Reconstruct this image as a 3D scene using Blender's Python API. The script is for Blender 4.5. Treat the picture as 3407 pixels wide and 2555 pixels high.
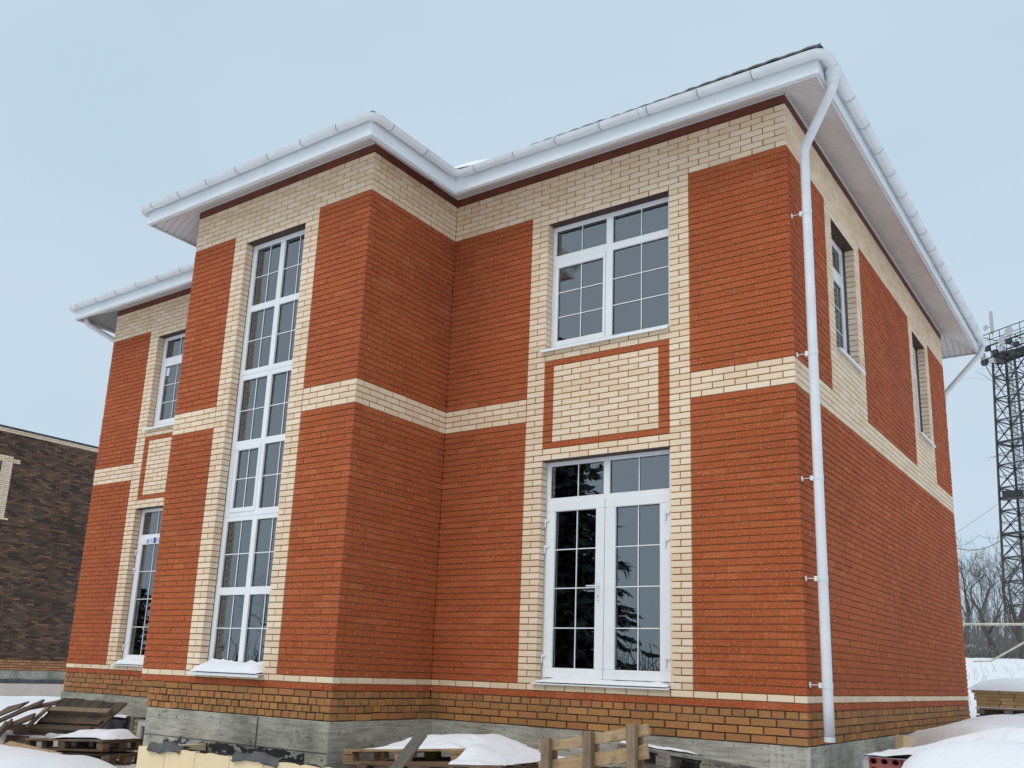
import bpy, bmesh, math, random
from mathutils import Vector, Matrix, noise
random.seed(7)
R = math.radians
scn = bpy.context.scene
for o in list(bpy.data.objects): bpy.data.objects.remove(o)
COL = scn.collection

# ------------------------------------------------------------------ camera
cam_d = bpy.data.cameras.new('camera'); cam = bpy.data.objects.new('camera', cam_d); COL.objects.link(cam)
CAM = Vector((2.9005, -9.135, 0.1902))
rt = Vector((0.82197411, 0.56842385, 0.03539612)); up = Vector((0.10632769, -0.21421968, 0.97098113)); fw = Vector((-0.55951138, 0.79435776, 0.23652223))
cam.matrix_world = Matrix(((rt.x, up.x, -fw.x, CAM.x), (rt.y, up.y, -fw.y, CAM.y), (rt.z, up.z, -fw.z, CAM.z), (0, 0, 0, 1)))
cam_d.sensor_width = 36; cam_d.sensor_fit = 'HORIZONTAL'
cam_d.lens = 36 * 3067.54 / 3407
cam_d.shift_x = -10.55 / 3407; cam_d.shift_y = 211.7 / 3407
cam_d.clip_start = 0.05; cam_d.clip_end = 6000
scn.camera = cam
scn.render.resolution_x = 1024; scn.render.resolution_y = 768

# ------------------------------------------------------------------ sky, sun, exposure
SUN_EL, SUN_AZ = R(54), R(188)          # azimuth clockwise from +Y: soft light from behind the camera, to its left
w = bpy.data.worlds.new('World'); scn.world = w; w.use_nodes = True
nt = w.node_tree; nt.nodes.clear()
out = nt.nodes.new('ShaderNodeOutputWorld'); bg = nt.nodes.new('ShaderNodeBackground')
sky = nt.nodes.new('ShaderNodeTexSky'); sky.sky_type = 'NISHITA'; sky.sun_disc = False
sky.sun_elevation = SUN_EL; sky.sun_rotation = SUN_AZ; sky.dust_density = 4.0; sky.air_density = 1.0
# cloud cover: an even overcast layer, a little patchy, over the clear-sky model
tc = nt.nodes.new('ShaderNodeTexCoord'); mp = nt.nodes.new('ShaderNodeMapping'); mp.inputs['Scale'].default_value = (1, 1, 2.2)
nz = nt.nodes.new('ShaderNodeTexNoise'); nz.inputs['Scale'].default_value = 1.9; nz.inputs['Detail'].default_value = 3
cr = nt.nodes.new('ShaderNodeValToRGB')
cr.color_ramp.elements[0].position = .3; cr.color_ramp.elements[0].color = (5.1, 6.55, 7.75, 1)
cr.color_ramp.elements[1].position = .7; cr.color_ramp.elements[1].color = (5.9, 7.05, 8.2, 1)
mx = nt.nodes.new('ShaderNodeMix'); mx.data_type = 'RGBA'; mx.inputs[0].default_value = 0.94
nt.links.new(tc.outputs['Generated'], mp.inputs[0]); nt.links.new(mp.outputs[0], nz.inputs['Vector']); nt.links.new(nz.outputs[0], cr.inputs[0])
nt.links.new(sky.outputs[0], mx.inputs[6]); nt.links.new(cr.outputs[0], mx.inputs[7])
nt.links.new(mx.outputs[2], bg.inputs[0]); bg.inputs[1].default_value = 0.1
nt.links.new(bg.outputs[0], out.inputs[0])
sd = bpy.data.lights.new('sun', 'SUN'); sd.energy = 1.3; sd.angle = R(50); sd.color = (1, .90, .78)
sun = bpy.data.objects.new('sun', sd); COL.objects.link(sun)
sdir = Vector((math.sin(SUN_AZ) * math.cos(SUN_EL), math.cos(SUN_AZ) * math.cos(SUN_EL), math.sin(SUN_EL)))
sun.rotation_euler = (-sdir).to_track_quat('-Z', 'Y').to_euler(); sun.location = (0, -10, 30)
vs = scn.view_settings; vs.view_transform = 'Standard'; vs.look = 'None'; vs.exposure = 0.08; vs.gamma = 1
scn.render.engine = 'CYCLES'
scn.cycles.max_bounces = 8; scn.cycles.transparent_max_bounces = 16; scn.cycles.sample_clamp_indirect = 4

# ------------------------------------------------------------------ materials
def newmat(name):
    m = bpy.data.materials.new(name); m.use_nodes = True
    n = m.node_tree; b = n.nodes['Principled BSDF']
    return m, n, b
def N(n, t, **k):
    x = n.nodes.new(t)
    for a, v in k.items():
        if a in x.inputs: x.inputs[a].default_value = v
        else: setattr(x, a, v)
    return x
def pos(n, scale=(1, 1, 1), obj=False):
    if obj:
        g = N(n, 'ShaderNodeTexCoord'); o = g.outputs['Object']
    else:
        g = N(n, 'ShaderNodeNewGeometry'); o = g.outputs['Position']
    m = N(n, 'ShaderNodeMapping'); m.inputs['Scale'].default_value = scale
    n.links.new(o, m.inputs[0]); return m.outputs[0]
def noise_t(n, vec, scale, detail=3, rough=.5):
    t = N(n, 'ShaderNodeTexNoise', Scale=scale, Detail=detail, Roughness=rough); n.links.new(vec, t.inputs['Vector']); return t.outputs[0]
def ramp(n, fac, stops, const=False):
    r = N(n, 'ShaderNodeValToRGB'); e = r.color_ramp.elements
    if const: r.color_ramp.interpolation = 'CONSTANT'
    while len(e) < len(stops): e.new(.5)
    for q, (p, c) in zip(e, stops): q.position = p; q.color = (c if len(c) == 4 else (*c, 1))
    n.links.new(fac, r.inputs[0]); return r.outputs[0]
def mix(n, fac, a, b, mode='MIX'):
    m = N(n, 'ShaderNodeMix', data_type='RGBA', blend_type=mode)
    for i, v in ((0, fac), (6, a), (7, b)):
        if isinstance(v, (int, float, tuple)): m.inputs[i].default_value = v if not isinstance(v, tuple) or len(v) == 4 else (*v, 1)
        else: n.links.new(v, m.inputs[i])
    return m.outputs[2]
def bump(n, b, h, strength=.3, dist=.01):
    u = N(n, 'ShaderNodeBump', Strength=strength, Distance=dist); n.links.new(h, u.inputs['Height']); n.links.new(u.outputs[0], b.inputs['Normal'])
def piece_random(n):
    g = N(n, 'ShaderNodeNewGeometry'); o = N(n, 'ShaderNodeObjectInfo'); a = N(n, 'ShaderNodeMath', operation='ADD'); f = N(n, 'ShaderNodeMath', operation='FRACT')
    n.links.new(g.outputs['Random Per Island'], a.inputs[0]); n.links.new(o.outputs['Random'], a.inputs[1]); n.links.new(a.outputs[0], f.inputs[0]); return f.outputs[0]
def simple(name, col, rough=.6, noise_amt=.15, nscale=6, bumpv=.0, bscale=60, metal=0, spec=.5, scale=(1, 1, 1)):
    m, n, b = newmat(name); p = pos(n, scale)
    f = noise_t(n, p, nscale, 4)
    lo = tuple(c * (1 - noise_amt) for c in col); hi = tuple(min(1, c * (1 + noise_amt)) for c in col)
    n.links.new(ramp(n, f, [(.3, lo), (.7, hi)]), b.inputs['Base Color'])
    b.inputs['Roughness'].default_value = rough; b.inputs['Metallic'].default_value = metal; b.inputs['Specular IOR Level'].default_value = spec
    if bumpv: bump(n, b, noise_t(n, p, bscale, 4), bumpv, .01)
    return m
def brick_mat(name, stops, speck, speck_amt, rough=.9, bumpv=.5, bscale=90, stain=.12, spec=.25):
    m, n, b = newmat(name); p = pos(n)
    c = ramp(n, piece_random(n), stops)
    big = noise_t(n, p, .55, 4); c = mix(n, stain, c, ramp(n, big, [(.35, (.55, .5, .48)), (.65, (1.25, 1.25, 1.25))]), 'MULTIPLY')
    fine = noise_t(n, p, bscale, 4, .7)
    c = mix(n, ramp(n, fine, [(.52, (0, 0, 0)), (.72, (speck_amt,) * 3)]), c, speck)
    n.links.new(c, b.inputs['Base Color']); b.inputs['Roughness'].default_value = rough; b.inputs['Specular IOR Level'].default_value = spec
    bump(n, b, noise_t(n, p, bscale * .8, 5, .65), bumpv, .006)
    return m
M = {}
M['red'] = brick_mat('red_rough_brick', [(0, (.365, .075, .023)), (.25, (.42, .089, .028)), (.65, (.395, .083, .026)), (.9, (.435, .098, .032)), (1, (.465, .115, .042))], (.72, .38, .23), .6, bumpv=.9, bscale=48, stain=.2)
M['cream'] = brick_mat('cream_smooth_brick', [(0, (.765, .575, .395)), (.5, (.835, .65, .465)), (1, (.87, .70, .53))], (.84, .72, .54), .2, .75, .1, 60, .1, .3)
M['base'] = brick_mat('tan_base_brick', [(0, (.29, .135, .05)), (.25, (.40, .19, .065)), (.5, (.35, .17, .062)), (.7, (.45, .20, .068)), (.85, (.38, .145, .065)), (1, (.50, .25, .075))], (.6, .45, .3), .35, .9, .3, 45, .3)
M['brown'] = brick_mat('dark_brown_brick', [(0, (.05, .036, .03)), (.3, (.10, .062, .045)), (.55, (.18, .095, .055)), (.75, (.07, .06, .056)), (1, (.25, .13, .07))], (.25, .18, .15), .2, .8, .4, 25, .35)
M['orange'] = brick_mat('orange_base_brick', [(0, (.38, .15, .07)), (1, (.52, .25, .11))], (.6, .45, .3), .2)
M['tan'] = brick_mat('tan_stacked_brick', [(0, (.36, .22, .09)), (.5, (.46, .30, .14)), (1, (.50, .29, .15))], (.6, .5, .35), .25)
M['clay'] = brick_mat('hollow_clay_brick', [(0, (.32, .10, .085)), (1, (.40, .13, .11))], (.5, .25, .22), .3)
M['mortar'] = simple('ochre_mortar', (.35, .175, .05), .95, .25, 9, .3, 120)
M['mortar_grey'] = simple('grey_mortar', (.10, .085, .072), .95, .3, 9, .4, 90)
M['mortar_dark'] = simple('dark_mortar', (.05, .043, .04), .95, .3, 9)
def concrete_mat(streaks=0.0):
    m, n, b = newmat('board_marked_concrete'); p = pos(n)
    c = ramp(n, noise_t(n, p, 1.1, 6, .6), [(.3, (.22, .21, .175)), (.5, (.43, .41, .35)), (.7, (.60, .57, .50))])
    ps = pos(n, (2.5, 2.5, 26)); c = mix(n, .75, c, ramp(n, noise_t(n, ps, 1.2, 6, .65), [(.35, (.55, .55, .52)), (.6, (1.15, 1.15, 1.12))]), 'MULTIPLY')
    pits = noise_t(n, p, 17, 5, .75); c = mix(n, ramp(n, pits, [(.585, (0, 0, 0)), (.64, (.8,) * 3)]), c, (.07, .07, .065))
    # lime runs down the upper edge
    pv = pos(n, (26, 26, 1.2)); z = N(n, 'ShaderNodeSeparateXYZ'); n.links.new(pos(n), z.inputs[0])
    zr = N(n, 'ShaderNodeMapRange'); zr.inputs[1].default_value = -1.0; zr.inputs[2].default_value = -.4; n.links.new(z.outputs[2], zr.inputs[0])
    st = ramp(n, noise_t(n, pv, 1, 4), [(.52, (0, 0, 0)), (.62, (.6,) * 3)]); st = mix(n, 1.0, st, zr.outputs[0], 'MULTIPLY')
    c = mix(n, mix(n, 1.0, st, (streaks,) * 3, 'MULTIPLY'), c, (.62, .62, .58))
    n.links.new(c, b.inputs['Base Color']); b.inputs['Roughness'].default_value = .95
    bump(n, b, noise_t(n, pos(n, (3, 3, 14)), 6, 6, .7), .5, .02); return m
M['concrete'] = concrete_mat(); M['concrete_streaked'] = concrete_mat(1.0)
M['pvc'] = simple('white_pvc', (.83, .84, .85), .28, .03, 3)
M['fascia'] = simple('white_coated_metal', (.83, .86, .88), .38, .05, 2.2)
M['gutter'] = simple('white_gutter', (.74, .755, .775), .32, .06, 4)
M['soffit'] = simple('white_soffit', (.72, .705, .71), .45, .06, 3)
M['roof'] = simple('graphite_roof', (.035, .045, .06), .35, .2, 3)
M['lintel'] = simple('brown_lintel', (.055, .022, .018), .55, .2, 12)
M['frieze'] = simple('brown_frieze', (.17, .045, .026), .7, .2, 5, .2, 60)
M['seam'] = simple('grey_seam', (.30, .31, .32), .6, .1, 9)  # grey behind the soffit gaps and for the painted bracket shadow lines
M['rubber'] = simple('black_seal', (.02, .02, .02), .6, .1, 10)
M['steel'] = simple('dark_steel', (.045, .044, .046), .6, .3, 5, metal=.2)
M['galv'] = simple('galvanised', (.5, .5, .5), .4, .1, 5, metal=.6)
M['bark'] = simple('bark', (.075, .068, .064), .95, .3, 8, .5, 30)
M['bark2'] = simple('pale_bark', (.17, .16, .155), .95, .3, 8, .5, 30)  # lightened so distant trees and scrub look hazier; also used on dry stalks
M['foam'] = simple('pale_yellow_foam', (.82, .65, .40), .75, .06, 2.5, .05, 60)
M['foamp'] = simple('pink_foam', (.70, .58, .50), .75, .06, 2.5)
M['pufoam'] = simple('mounting_foam', (.62, .52, .26), .9, .2, 30, .8, 60)
M['plaster'] = simple('bare_plaster', (.40, .38, .35), .95, .1, 2)
M['membrane'] = simple('grey_membrane', (.075, .078, .08), .55, .4, 7, .5, 12)
M['sheet'] = simple('black_sheet', (.022, .024, .028), .4, .4, 5, .5, 8)
M['needle'] = simple('spruce_needles', (.05, .062, .052), .9, .35, 1.5)
M['blue'] = simple('blue_print', (.02, .10, .42), .5, .05, 5)
M['paper'] = simple('white_label', (.75, .76, .78), .6, .03, 5)
M['darkroom'] = simple('unlit_room', (.55, .53, .50), .95, .1, 1)
M['gaspipe'] = simple('pale_gas_pipe', (.55, .52, .42), .5, .2, 5)
def wood(name, stops, grain=1.0):
    m, n, b = newmat(name); p = pos(n, (3, 3, 3), True)
    c = ramp(n, piece_random(n), stops)
    ps = pos(n, (2, 45, 45), True); g = noise_t(n, ps, 1.5, 5, .6); c = mix(n, .6 * grain, c, ramp(n, g, [(.3, (.45, .42, .40)), (.65, (1.2, 1.2, 1.2))]), 'MULTIPLY')
    d = noise_t(n, p, 2.2, 5, .7); c = mix(n, ramp(n, d, [(.55, (0, 0, 0)), (.72, (.65,) * 3)]), c, (.07, .06, .05))
    n.links.new(c, b.inputs['Base Color']); b.inputs['Roughness'].default_value = .9; bump(n, b, g, .4, .004); return m
M['wood'] = wood('pallet_wood', [(0, (.30, .18, .085)), (.5, (.40, .26, .13)), (1, (.46, .32, .18))])
M['wood_old'] = wood('weathered_wood', [(0, (.075, .045, .028)), (.5, (.13, .078, .047)), (1, (.20, .12, .07))])
M['wood_dark'] = wood('dark_wet_wood', [(0, (.035, .023, .016)), (1, (.085, .055, .036))])  # darker wood: the shade on the tipped pallet is put into its colour
M['wood_mid'] = wood('brown_wood', [(0, (.16, .105, .065)), (1, (.30, .21, .135))])
M['wood_grey'] = wood('grey_wood', [(0, (.15, .125, .10)), (1, (.27, .235, .20))])
def snow_mat():
    m, n, b = newmat('snow'); p = pos(n)
    n.links.new(ramp(n, noise_t(n, p, .8, 5), [(.3, (.80, .83, .87)), (.7, (.86, .885, .915))]), b.inputs['Base Color'])
    b.inputs['Roughness'].default_value = .7; b.inputs['Specular IOR Level'].default_value = .3
    b.inputs['Subsurface Weight'].default_value = .0
    h = mix(n, .4, noise_t(n, p, 4, 6, .65), noise_t(n, p, 45, 4, .7)); bump(n, b, h, .4, .06); return m
M['snow'] = snow_mat()
def bitumen_mat():
    m, n, b = newmat('patchy_bitumen'); p = pos(n, (1, 1, 1.3))
    f = noise_t(n, p, 7.5, 5, .6)
    n.links.new(ramp(n, f, [(.0, (.015, .015, .017)), (.53, (.02, .02, .022)), (.56, (.30, .29, .27)), (1, (.36, .35, .32))]), b.inputs['Base Color'])
    b.inputs['Roughness'].default_value = .45; bump(n, b, f, .5, .02); return m
M['bitumen'] = bitumen_mat()
def glass_mat():
    m, n, b = newmat('window_glass'); n.nodes.remove(b)
    o = n.nodes['Material Output']; fr = N(n, 'ShaderNodeFresnel', IOR=3.1)
    t = N(n, 'ShaderNodeBsdfTransparent'); t.inputs[0].default_value = (.88, .90, .90, 1)
    g = N(n, 'ShaderNodeBsdfGlossy', Roughness=.0); g.inputs[0].default_value = (.93, .95, .97, 1)
    bm_ = N(n, 'ShaderNodeBump', Strength=.05, Distance=.05); n.links.new(noise_t(n, pos(n), 1.3, 2), bm_.inputs['Height']); n.links.new(bm_.outputs[0], g.inputs['Normal'])
    x = N(n, 'ShaderNodeMixShader'); n.links.new(fr.outputs[0], x.inputs[0]); n.links.new(t.outputs[0], x.inputs[1]); n.links.new(g.outputs[0], x.inputs[2]); n.links.new(x.outputs[0], o.inputs[0])
    return m
M['glass'] = glass_mat()
def film_mat():
    m, n, b = newmat('clear_film'); o = n.nodes['Material Output']
    b.inputs['Base Color'].default_value = (.75, .73, .75, 1); b.inputs['Roughness'].default_value = .25
    t = N(n, 'ShaderNodeBsdfTransparent'); x = N(n, 'ShaderNodeMixShader')
    n.links.new(ramp(n, noise_t(n, pos(n), 7, 4), [(.35, (.12,) * 3), (.75, (.6,) * 3)]), x.inputs[0])
    n.links.new(t.outputs[0], x.inputs[1]); n.links.new(b.outputs[0], x.inputs[2]); n.links.new(x.outputs[0], o.inputs[0]); return m
M['film'] = film_mat()

# ------------------------------------------------------------------ mesh helpers
class MB:
    def __init__(s): s.v = []; s.f = []
    def add(s, vs, fs):
        k = len(s.v); s.v += [tuple(v) for v in vs]; s.f += [tuple(i + k for i in f) for f in fs]
    def box(s, x0, x1, y0, y1, z0, z1, fn=None, c=0.0):
        if x1 < x0: x0, x1 = x1, x0
        if y1 < y0: y0, y1 = y1, y0
        if z1 < z0: z0, z1 = z1, z0
        c = min(c, (x1 - x0) * .4, (y1 - y0) * .4, (z1 - z0) * .4)
        if c > 0:
            vs, fs = CH; mid = ((x0 + x1) / 2, (y0 + y1) / 2, (z0 + z1) / 2); hs = ((x1 - x0) / 2, (y1 - y0) / 2, (z1 - z0) / 2)
            P = [[mid[a] + sg[a] * (hs[a] - (0 if a == ax else c)) for a in range(3)] for sg, ax in vs]; F = fs
        else:
            P = [(x, y, z) for x in (x0, x1) for y in (y0, y1) for z in (z0, z1)]
            F = [(0, 1, 3, 2), (4, 6, 7, 5), (0, 4, 5, 1), (2, 3, 7, 6), (0, 2, 6, 4), (1, 5, 7, 3)]
        if fn: P = [fn(*p) for p in P]
        s.add(P, F); return s
    def tube(s, pts, rad, n=8, cap=True):
        pts = [Vector(p) for p in pts]; m = len(pts)
        rad = [rad] * m if isinstance(rad, (int, float)) else rad
        base = len(s.v); u = None
        for i, p in enumerate(pts):
            d = (pts[min(i + 1, m - 1)] - pts[max(i - 1, 0)]).normalized()
            if u is None:
                u = d.orthogonal().normalized()
            else:
                u = (u - d * u.dot(d)); u = u.normalized() if u.length > 1e-6 else d.orthogonal().normalized()
            v = d.cross(u)
            for k in range(n):
                a = 2 * math.pi * k / n; s.v.append(tuple(p + (u * math.cos(a) + v * math.sin(a)) * rad[i]))
        for i in range(m - 1):
            for k in range(n):
                a = base + i * n + k; b = base + i * n + (k + 1) % n; s.f.append((a, b, b + n, a + n))
        if cap:
            s.f.append(tuple(base + k for k in reversed(range(n)))); s.f.append(tuple(base + (m - 1) * n + k for k in range(n)))
        return s
    def bar(s, a, b, r): return s.tube([a, b], r, 4)
    def poly(s, pts, th, nrm=(0, 0, 1)):
        n = len(pts); k = Vector(nrm) * th
        s.add([Vector(p) for p in pts] + [Vector(p) + k for p in pts], [tuple(reversed(range(n))), tuple(range(n, 2 * n))] + [(i, (i + 1) % n, n + (i + 1) % n, n + i) for i in range(n)]); return s
    def mesh(s, name, mat, smooth=False):
        me = bpy.data.meshes.new(name); me.from_pydata(s.v, [], s.f); me.update()
        if mat: me.materials.append(M[mat] if isinstance(mat, str) else mat)
        if smooth: me.shade_smooth()
        return me
    def build(s, name, mat, parent=None, smooth=False, fix=True):
        me = s.mesh(name, mat, smooth)
        if fix:
            b = bmesh.new(); b.from_mesh(me); bmesh.ops.recalc_face_normals(b, faces=b.faces); b.to_mesh(me); b.free()
        return link(name, me, parent)
def _ch():
    vs = []; idx = {}
    for sx in (-1, 1):
        for sy in (-1, 1):
            for sz in (-1, 1):
                for ax in range(3): idx[(sx, sy, sz, ax)] = len(vs); vs.append(((sx, sy, sz), ax))
    fs = []
    for ax in range(3):
        o = [a for a in range(3) if a != ax]
        for sg in (-1, 1):
            q = []
            for a, b in ((-1, -1), (1, -1), (1, 1), (-1, 1)):
                t = [0, 0, 0]; t[ax] = sg; t[o[0]] = a; t[o[1]] = b; q.append(idx[(*t, ax)])
            fs.append(tuple(q))
        for a in (-1, 1):                     # edge along ax
            for b in (-1, 1):
                q = []
                for sg, w_ in ((-1, o[0]), (1, o[0]), (1, o[1]), (-1, o[1])):
                    t = [0, 0, 0]; t[ax] = sg; t[o[0]] = a; t[o[1]] = b; q.append(idx[(*t, w_)])
                fs.append(tuple(q))
    for sx in (-1, 1):
        for sy in (-1, 1):
            for sz in (-1, 1): fs.append(tuple(idx[(sx, sy, sz, a)] for a in range(3)))
    return vs, fs
CH = _ch()
def link(name, me, parent=None):
    o = bpy.data.objects.new(name, me); COL.objects.link(o); o.parent = parent; return o
def tag(o, label=None, cat=None, group=None, kind=None):
    if label: o['label'] = label
    if cat: o['category'] = cat
    if group: o['group'] = group
    if kind: o['kind'] = kind
    return o
def thing(name, label, cat, loc=(0, 0, 0), group=None):
    o = bpy.data.objects.new(name, None); COL.objects.link(o); o.location = loc; o.empty_display_size = .2
    return tag(o, label, cat, group)
def sst(a, b, x):
    t = max(0, min(1, (x - a) / (b - a))) if a != b else float(x > a); return t * t * (3 - 2 * t)
def fbm(x, y, s=1.0, seed=0): return noise.fractal(Vector((x * s, y * s, seed)), 1.0, 2.0, 4)

# ------------------------------------------------------------------ ground: one sheet of snow out to the horizon
def gz(x, y):
    h = -1.46 + .04 * fbm(x, y, .6)
    h += .44 * sst(-6.2, -8.4, x) * sst(-29, -20, x) * sst(-5.5, -2.6, y)                         # left-hand snow, pushed up before the house
    h += .10 * math.exp(-((x + 7.2) / 1.2) ** 2 - ((y + 2.7) / .6) ** 2)
    h -= .34 * sst(-2.3, -1.5, y) * sst(2.0, 0.2, y) * sst(-12.6, -12.0, x) * sst(-7, -8, x)   # hollow along the left foundation
    h += .26 * sst(-12.5, -15.0, x) * sst(-1.5, 1.5, y) * sst(-25, -18, x)
    h += sst(9.5, 13, y) * 1.0 + max(0, y - 13) * .068 * sst(13, 16, y) - max(0, y - 60) * .062   # the land rises behind the house
    # heap along the right side of the house
    xl = 1.02 - 1.25 * sst(0.6, 3.4, y)
    e = sst(xl - .30, xl + .45, x) * sst(-4.2, -2.2, y) * sst(11.5, 9.5, y) * sst(7, 4.5, x)
    top = -.47 + .19 * sst(.0, 1.7, x) + .022 * max(0, y) + .20 * math.exp(-((x - 2.15) / .8) ** 2 - ((y + 2.6) / .9) ** 2) + .11 * math.exp(-((x - .95) / .55) ** 2 - ((y - 3.2) / 1.7) ** 2) + .10 * math.exp(-((x - 1.5) / .7) ** 2 - ((y - 2.2) / 1.8) ** 2) + .03 * fbm(x, y, 1.3, 4)
    h = h * (1 - e) + max(h, top) * e
    return h + (.018 * fbm(x, y, 2.5, 9) + .008 * fbm(x, y, 9, 2)) * (1 if abs(x + 6) < 14 and abs(y) < 14 else 0)
def axis(lo, hi, step, far):
    a = []; t = lo
    while t < hi: a.append(t); t += step
    s, t = step, hi
    while t < far: a.append(t); s *= 1.16; t += s
    a.append(far); s, t, b = step, lo, []
    while t > -far: s *= 1.16; t -= s; b.append(max(t, -far))
    return sorted(set(b)) + a
gx, gy = axis(-17, 5, .11, 3000), axis(-5.5, 15, .11, 3000)
vs = [(x, y, gz(x, y)) for y in gy for x in gx]; nx = len(gx)
fs = [(j * nx + i, j * nx + i + 1, (j + 1) * nx + i + 1, (j + 1) * nx + i) for j in range(len(gy) - 1) for i in range(nx - 1)]
g = MB(); g.v = vs; g.f = fs; tag(g.build('ground', 'snow', None, True, False), kind='structure')

# ------------------------------------------------------------------ brickwork
PITCH, ROW = .26, .075
POINT = {}
BRICKS = {}            # kind -> list of (thing, centre, direction, normal, length, height)
def put(kind, house, O, d, n, s0, s1, z0, z1, own0=0, own1=0):
    l = s1 - s0 - .0115 + own1
    if l < .02: return
    c = Vector((O[0] + d[0] * (s0 + l / 2), O[1] + d[1] * (s0 + l / 2), (z0 + z1) / 2))
    BRICKS.setdefault((house.name, kind), []).append((house, c, d, n, l, z1 - z0))
def brick_wall(house, O, d, n, L, rows, regions, holes, phase, start, end, kinds, zrow=None):
    """regions: (row0,row1,s0,s1,kind) later ones win; holes: (row0,row1,s0,s1)"""
    for r in range(*rows):
        st, en = start(r), L - end(r)
        cuts = {st, en}
        for (a, b, s0, s1, k) in regions:
            if a <= r <= b: cuts |= {s0, s1}
        for (a, b, s0, s1) in holes:
            if a <= r <= b: cuts |= {s0, s1}
        cuts = sorted(c for c in cuts if st - 1e-6 <= c <= en + 1e-6)
        z0, z1 = zrow(r) if zrow else (r * ROW, r * ROW + .0635)
        for a, b in zip(cuts[:-1], cuts[1:]):
            m = (a + b) / 2
            if any(q[0] <= r <= q[1] and q[2] < m < q[3] for q in holes): continue
            kind = None
            for q in regions:
                if q[0] <= r <= q[1] and q[2] < m < q[3]: kind = q[4]
            if kind is None: continue
            pit = kinds.get(kind, PITCH) if not callable(kinds) else kinds(kind, r)
            ph = phase(r); k = math.ceil((a - ph) / pit - 1e-6); js = [a]
            while ph + k * pit < b - .045:
                if ph + k * pit > a + .045: js.append(ph + k * pit)
                k += 1
            js.append(b)
            for p, q in zip(js[:-1], js[1:]):
                if q < L - .001:
                    P = [(O[0] + d[0] * s_ - n[0] * .0065, O[1] + d[1] * s_ - n[1] * .0065, z_) for s_, z_ in ((q - .0117, z0), (q + .0002, z0), (q + .0002, z1), (q - .0117, z1))]
                    if not any(h[0] <= r <= h[1] and abs(h[2] - q) < .01 for h in holes): POINT.setdefault((house.name, kind == 'brown'), MB()).add(P, [(0, 1, 2, 3)])
                put(kind, house, O, d, n, p, q, z0, z1, own1=.0115 if abs(q - L) < 1e-4 and end(r) == 0 else 0)
def brick_mesh(l, h, dep=.12, c=.0035):
    a, b = l / 2, h / 2
    P = [(x, -c * 0, z) for x, z in ((-a + c, -b + c), (a - c, -b + c), (a - c, b - c), (-a + c, b - c))]
    P += [(x, c, z) for x, z in ((-a, -b), (a, -b), (a, b), (-a, b))] + [(x, dep, z) for x, z in ((-a, -b), (a, -b), (a, b), (-a, b))]
    F = [(0, 1, 2, 3)] + [(4 + i, 4 + (i + 1) % 4, (i + 1) % 4, i) for i in range(4)] + [(8 + i, 8 + (i + 1) % 4, 4 + (i + 1) % 4, 4 + i) for i in range(4)]
    return P, F
def lay_bricks(limit=300):
    for (hn, dark), m in POINT.items(): tag(m.build('joint_pointing', 'mortar_dark' if dark else 'mortar', bpy.data.objects[hn], False, False), kind='stuff')
    rnd = random.Random(3); cache = {}
    for (hn, kind), lst in BRICKS.items():
        mat, jit = {'red': ('red', .0022), 'cream': ('cream', .0006), 'base': ('base', .004)}.get(kind, (kind, .0025))
        def score(b):
            v = b[1] - CAM; dd = v.length; nrm = Vector((*b[3], 0)); c = max(0, -v.normalized().dot(nrm))
            u = v.dot(rt) / max(v.dot(fw), .01); w_ = v.dot(up) / max(v.dot(fw), .01)
            if not (-.556 < u < .551 and -.346 < w_ < .485): return 0
            if b[1].x < -8.3 and hn.startswith('brick') and b[1].x > -10.9 + .02 * b[1].z: return 0
            return b[4] * b[5] * c / dd ** 2
        order = sorted(range(len(lst)), key=lambda i: -score(lst[i])); top = set(order[:limit])
        name = {'red': 'red_brick', 'cream': 'cream_brick', 'base': 'base_brick', 'brown': 'brown_brick', 'orange': 'orange_brick'}.get(kind, 'brick')
        rest = MB(); house = lst[0][0]
        for i, (hs, c, d, n, l, h) in enumerate(lst):
            off = max(-1.5 * jit, min(1.5 * jit, rnd.gauss(0, jit))); dx = rnd.gauss(0, .0008); dz = rnd.gauss(0, .0007)
            if kind == 'base': dz = rnd.gauss(0, .002); l = l - abs(rnd.gauss(0, .004))
            D = Vector((d[0], d[1], 0)); In = Vector((-n[0], -n[1], 0)); loc = c + In * off + D * dx + Vector((0, 0, dz))
            key = (round(l, 3), round(h, 3))
            if i in top:
                if (key, kind) not in cache:
                    q = MB(); q.add(*brick_mesh(*key)); cache[(key, kind)] = q.mesh(name, mat)
                o = link(name, cache[(key, kind)], hs); o.matrix_local = Matrix(((D.x, In.x, 0, loc.x), (D.y, In.y, 0, loc.y), (0, 0, 1, loc.z), (0, 0, 0, 1)))
            else:
                P, F = brick_mesh(*key); rest.add([loc + D * p[0] + In * p[1] + Vector((0, 0, p[2])) for p in P], F)
        if rest.f: tag(rest.build(name + '_field', mat, house, False, False), kind='stuff')

HOUSE = thing('brick_house', 'new two-storey red and cream brick house with white gutters', 'house')
Bx, Dy, Wx, Ex, Sy = -4.68, -1.69, -8.19, -12.93, 8.71
TOPR = 87
def zr(r): return (r * ROW, min(r * ROW + .0635, 6.648)) if r >= 0 else (-.078, -.012)
def base_z(k): t = -.09 - .079 * k; return (t - .067, t)       # k = 0..3
ev = lambda r: r % 2 == 0
def colours(L, piers, extra):
    """the house's colour scheme: red field, cream bands and piers"""
    rg = [(-1, 99, 0, L, 'red'), (0, 0, 0, L, 'cream'), (43, 46, 0, L, 'cream'), (80, 86, 0, L, 'cream')]
    return rg + piers + extra
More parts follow.
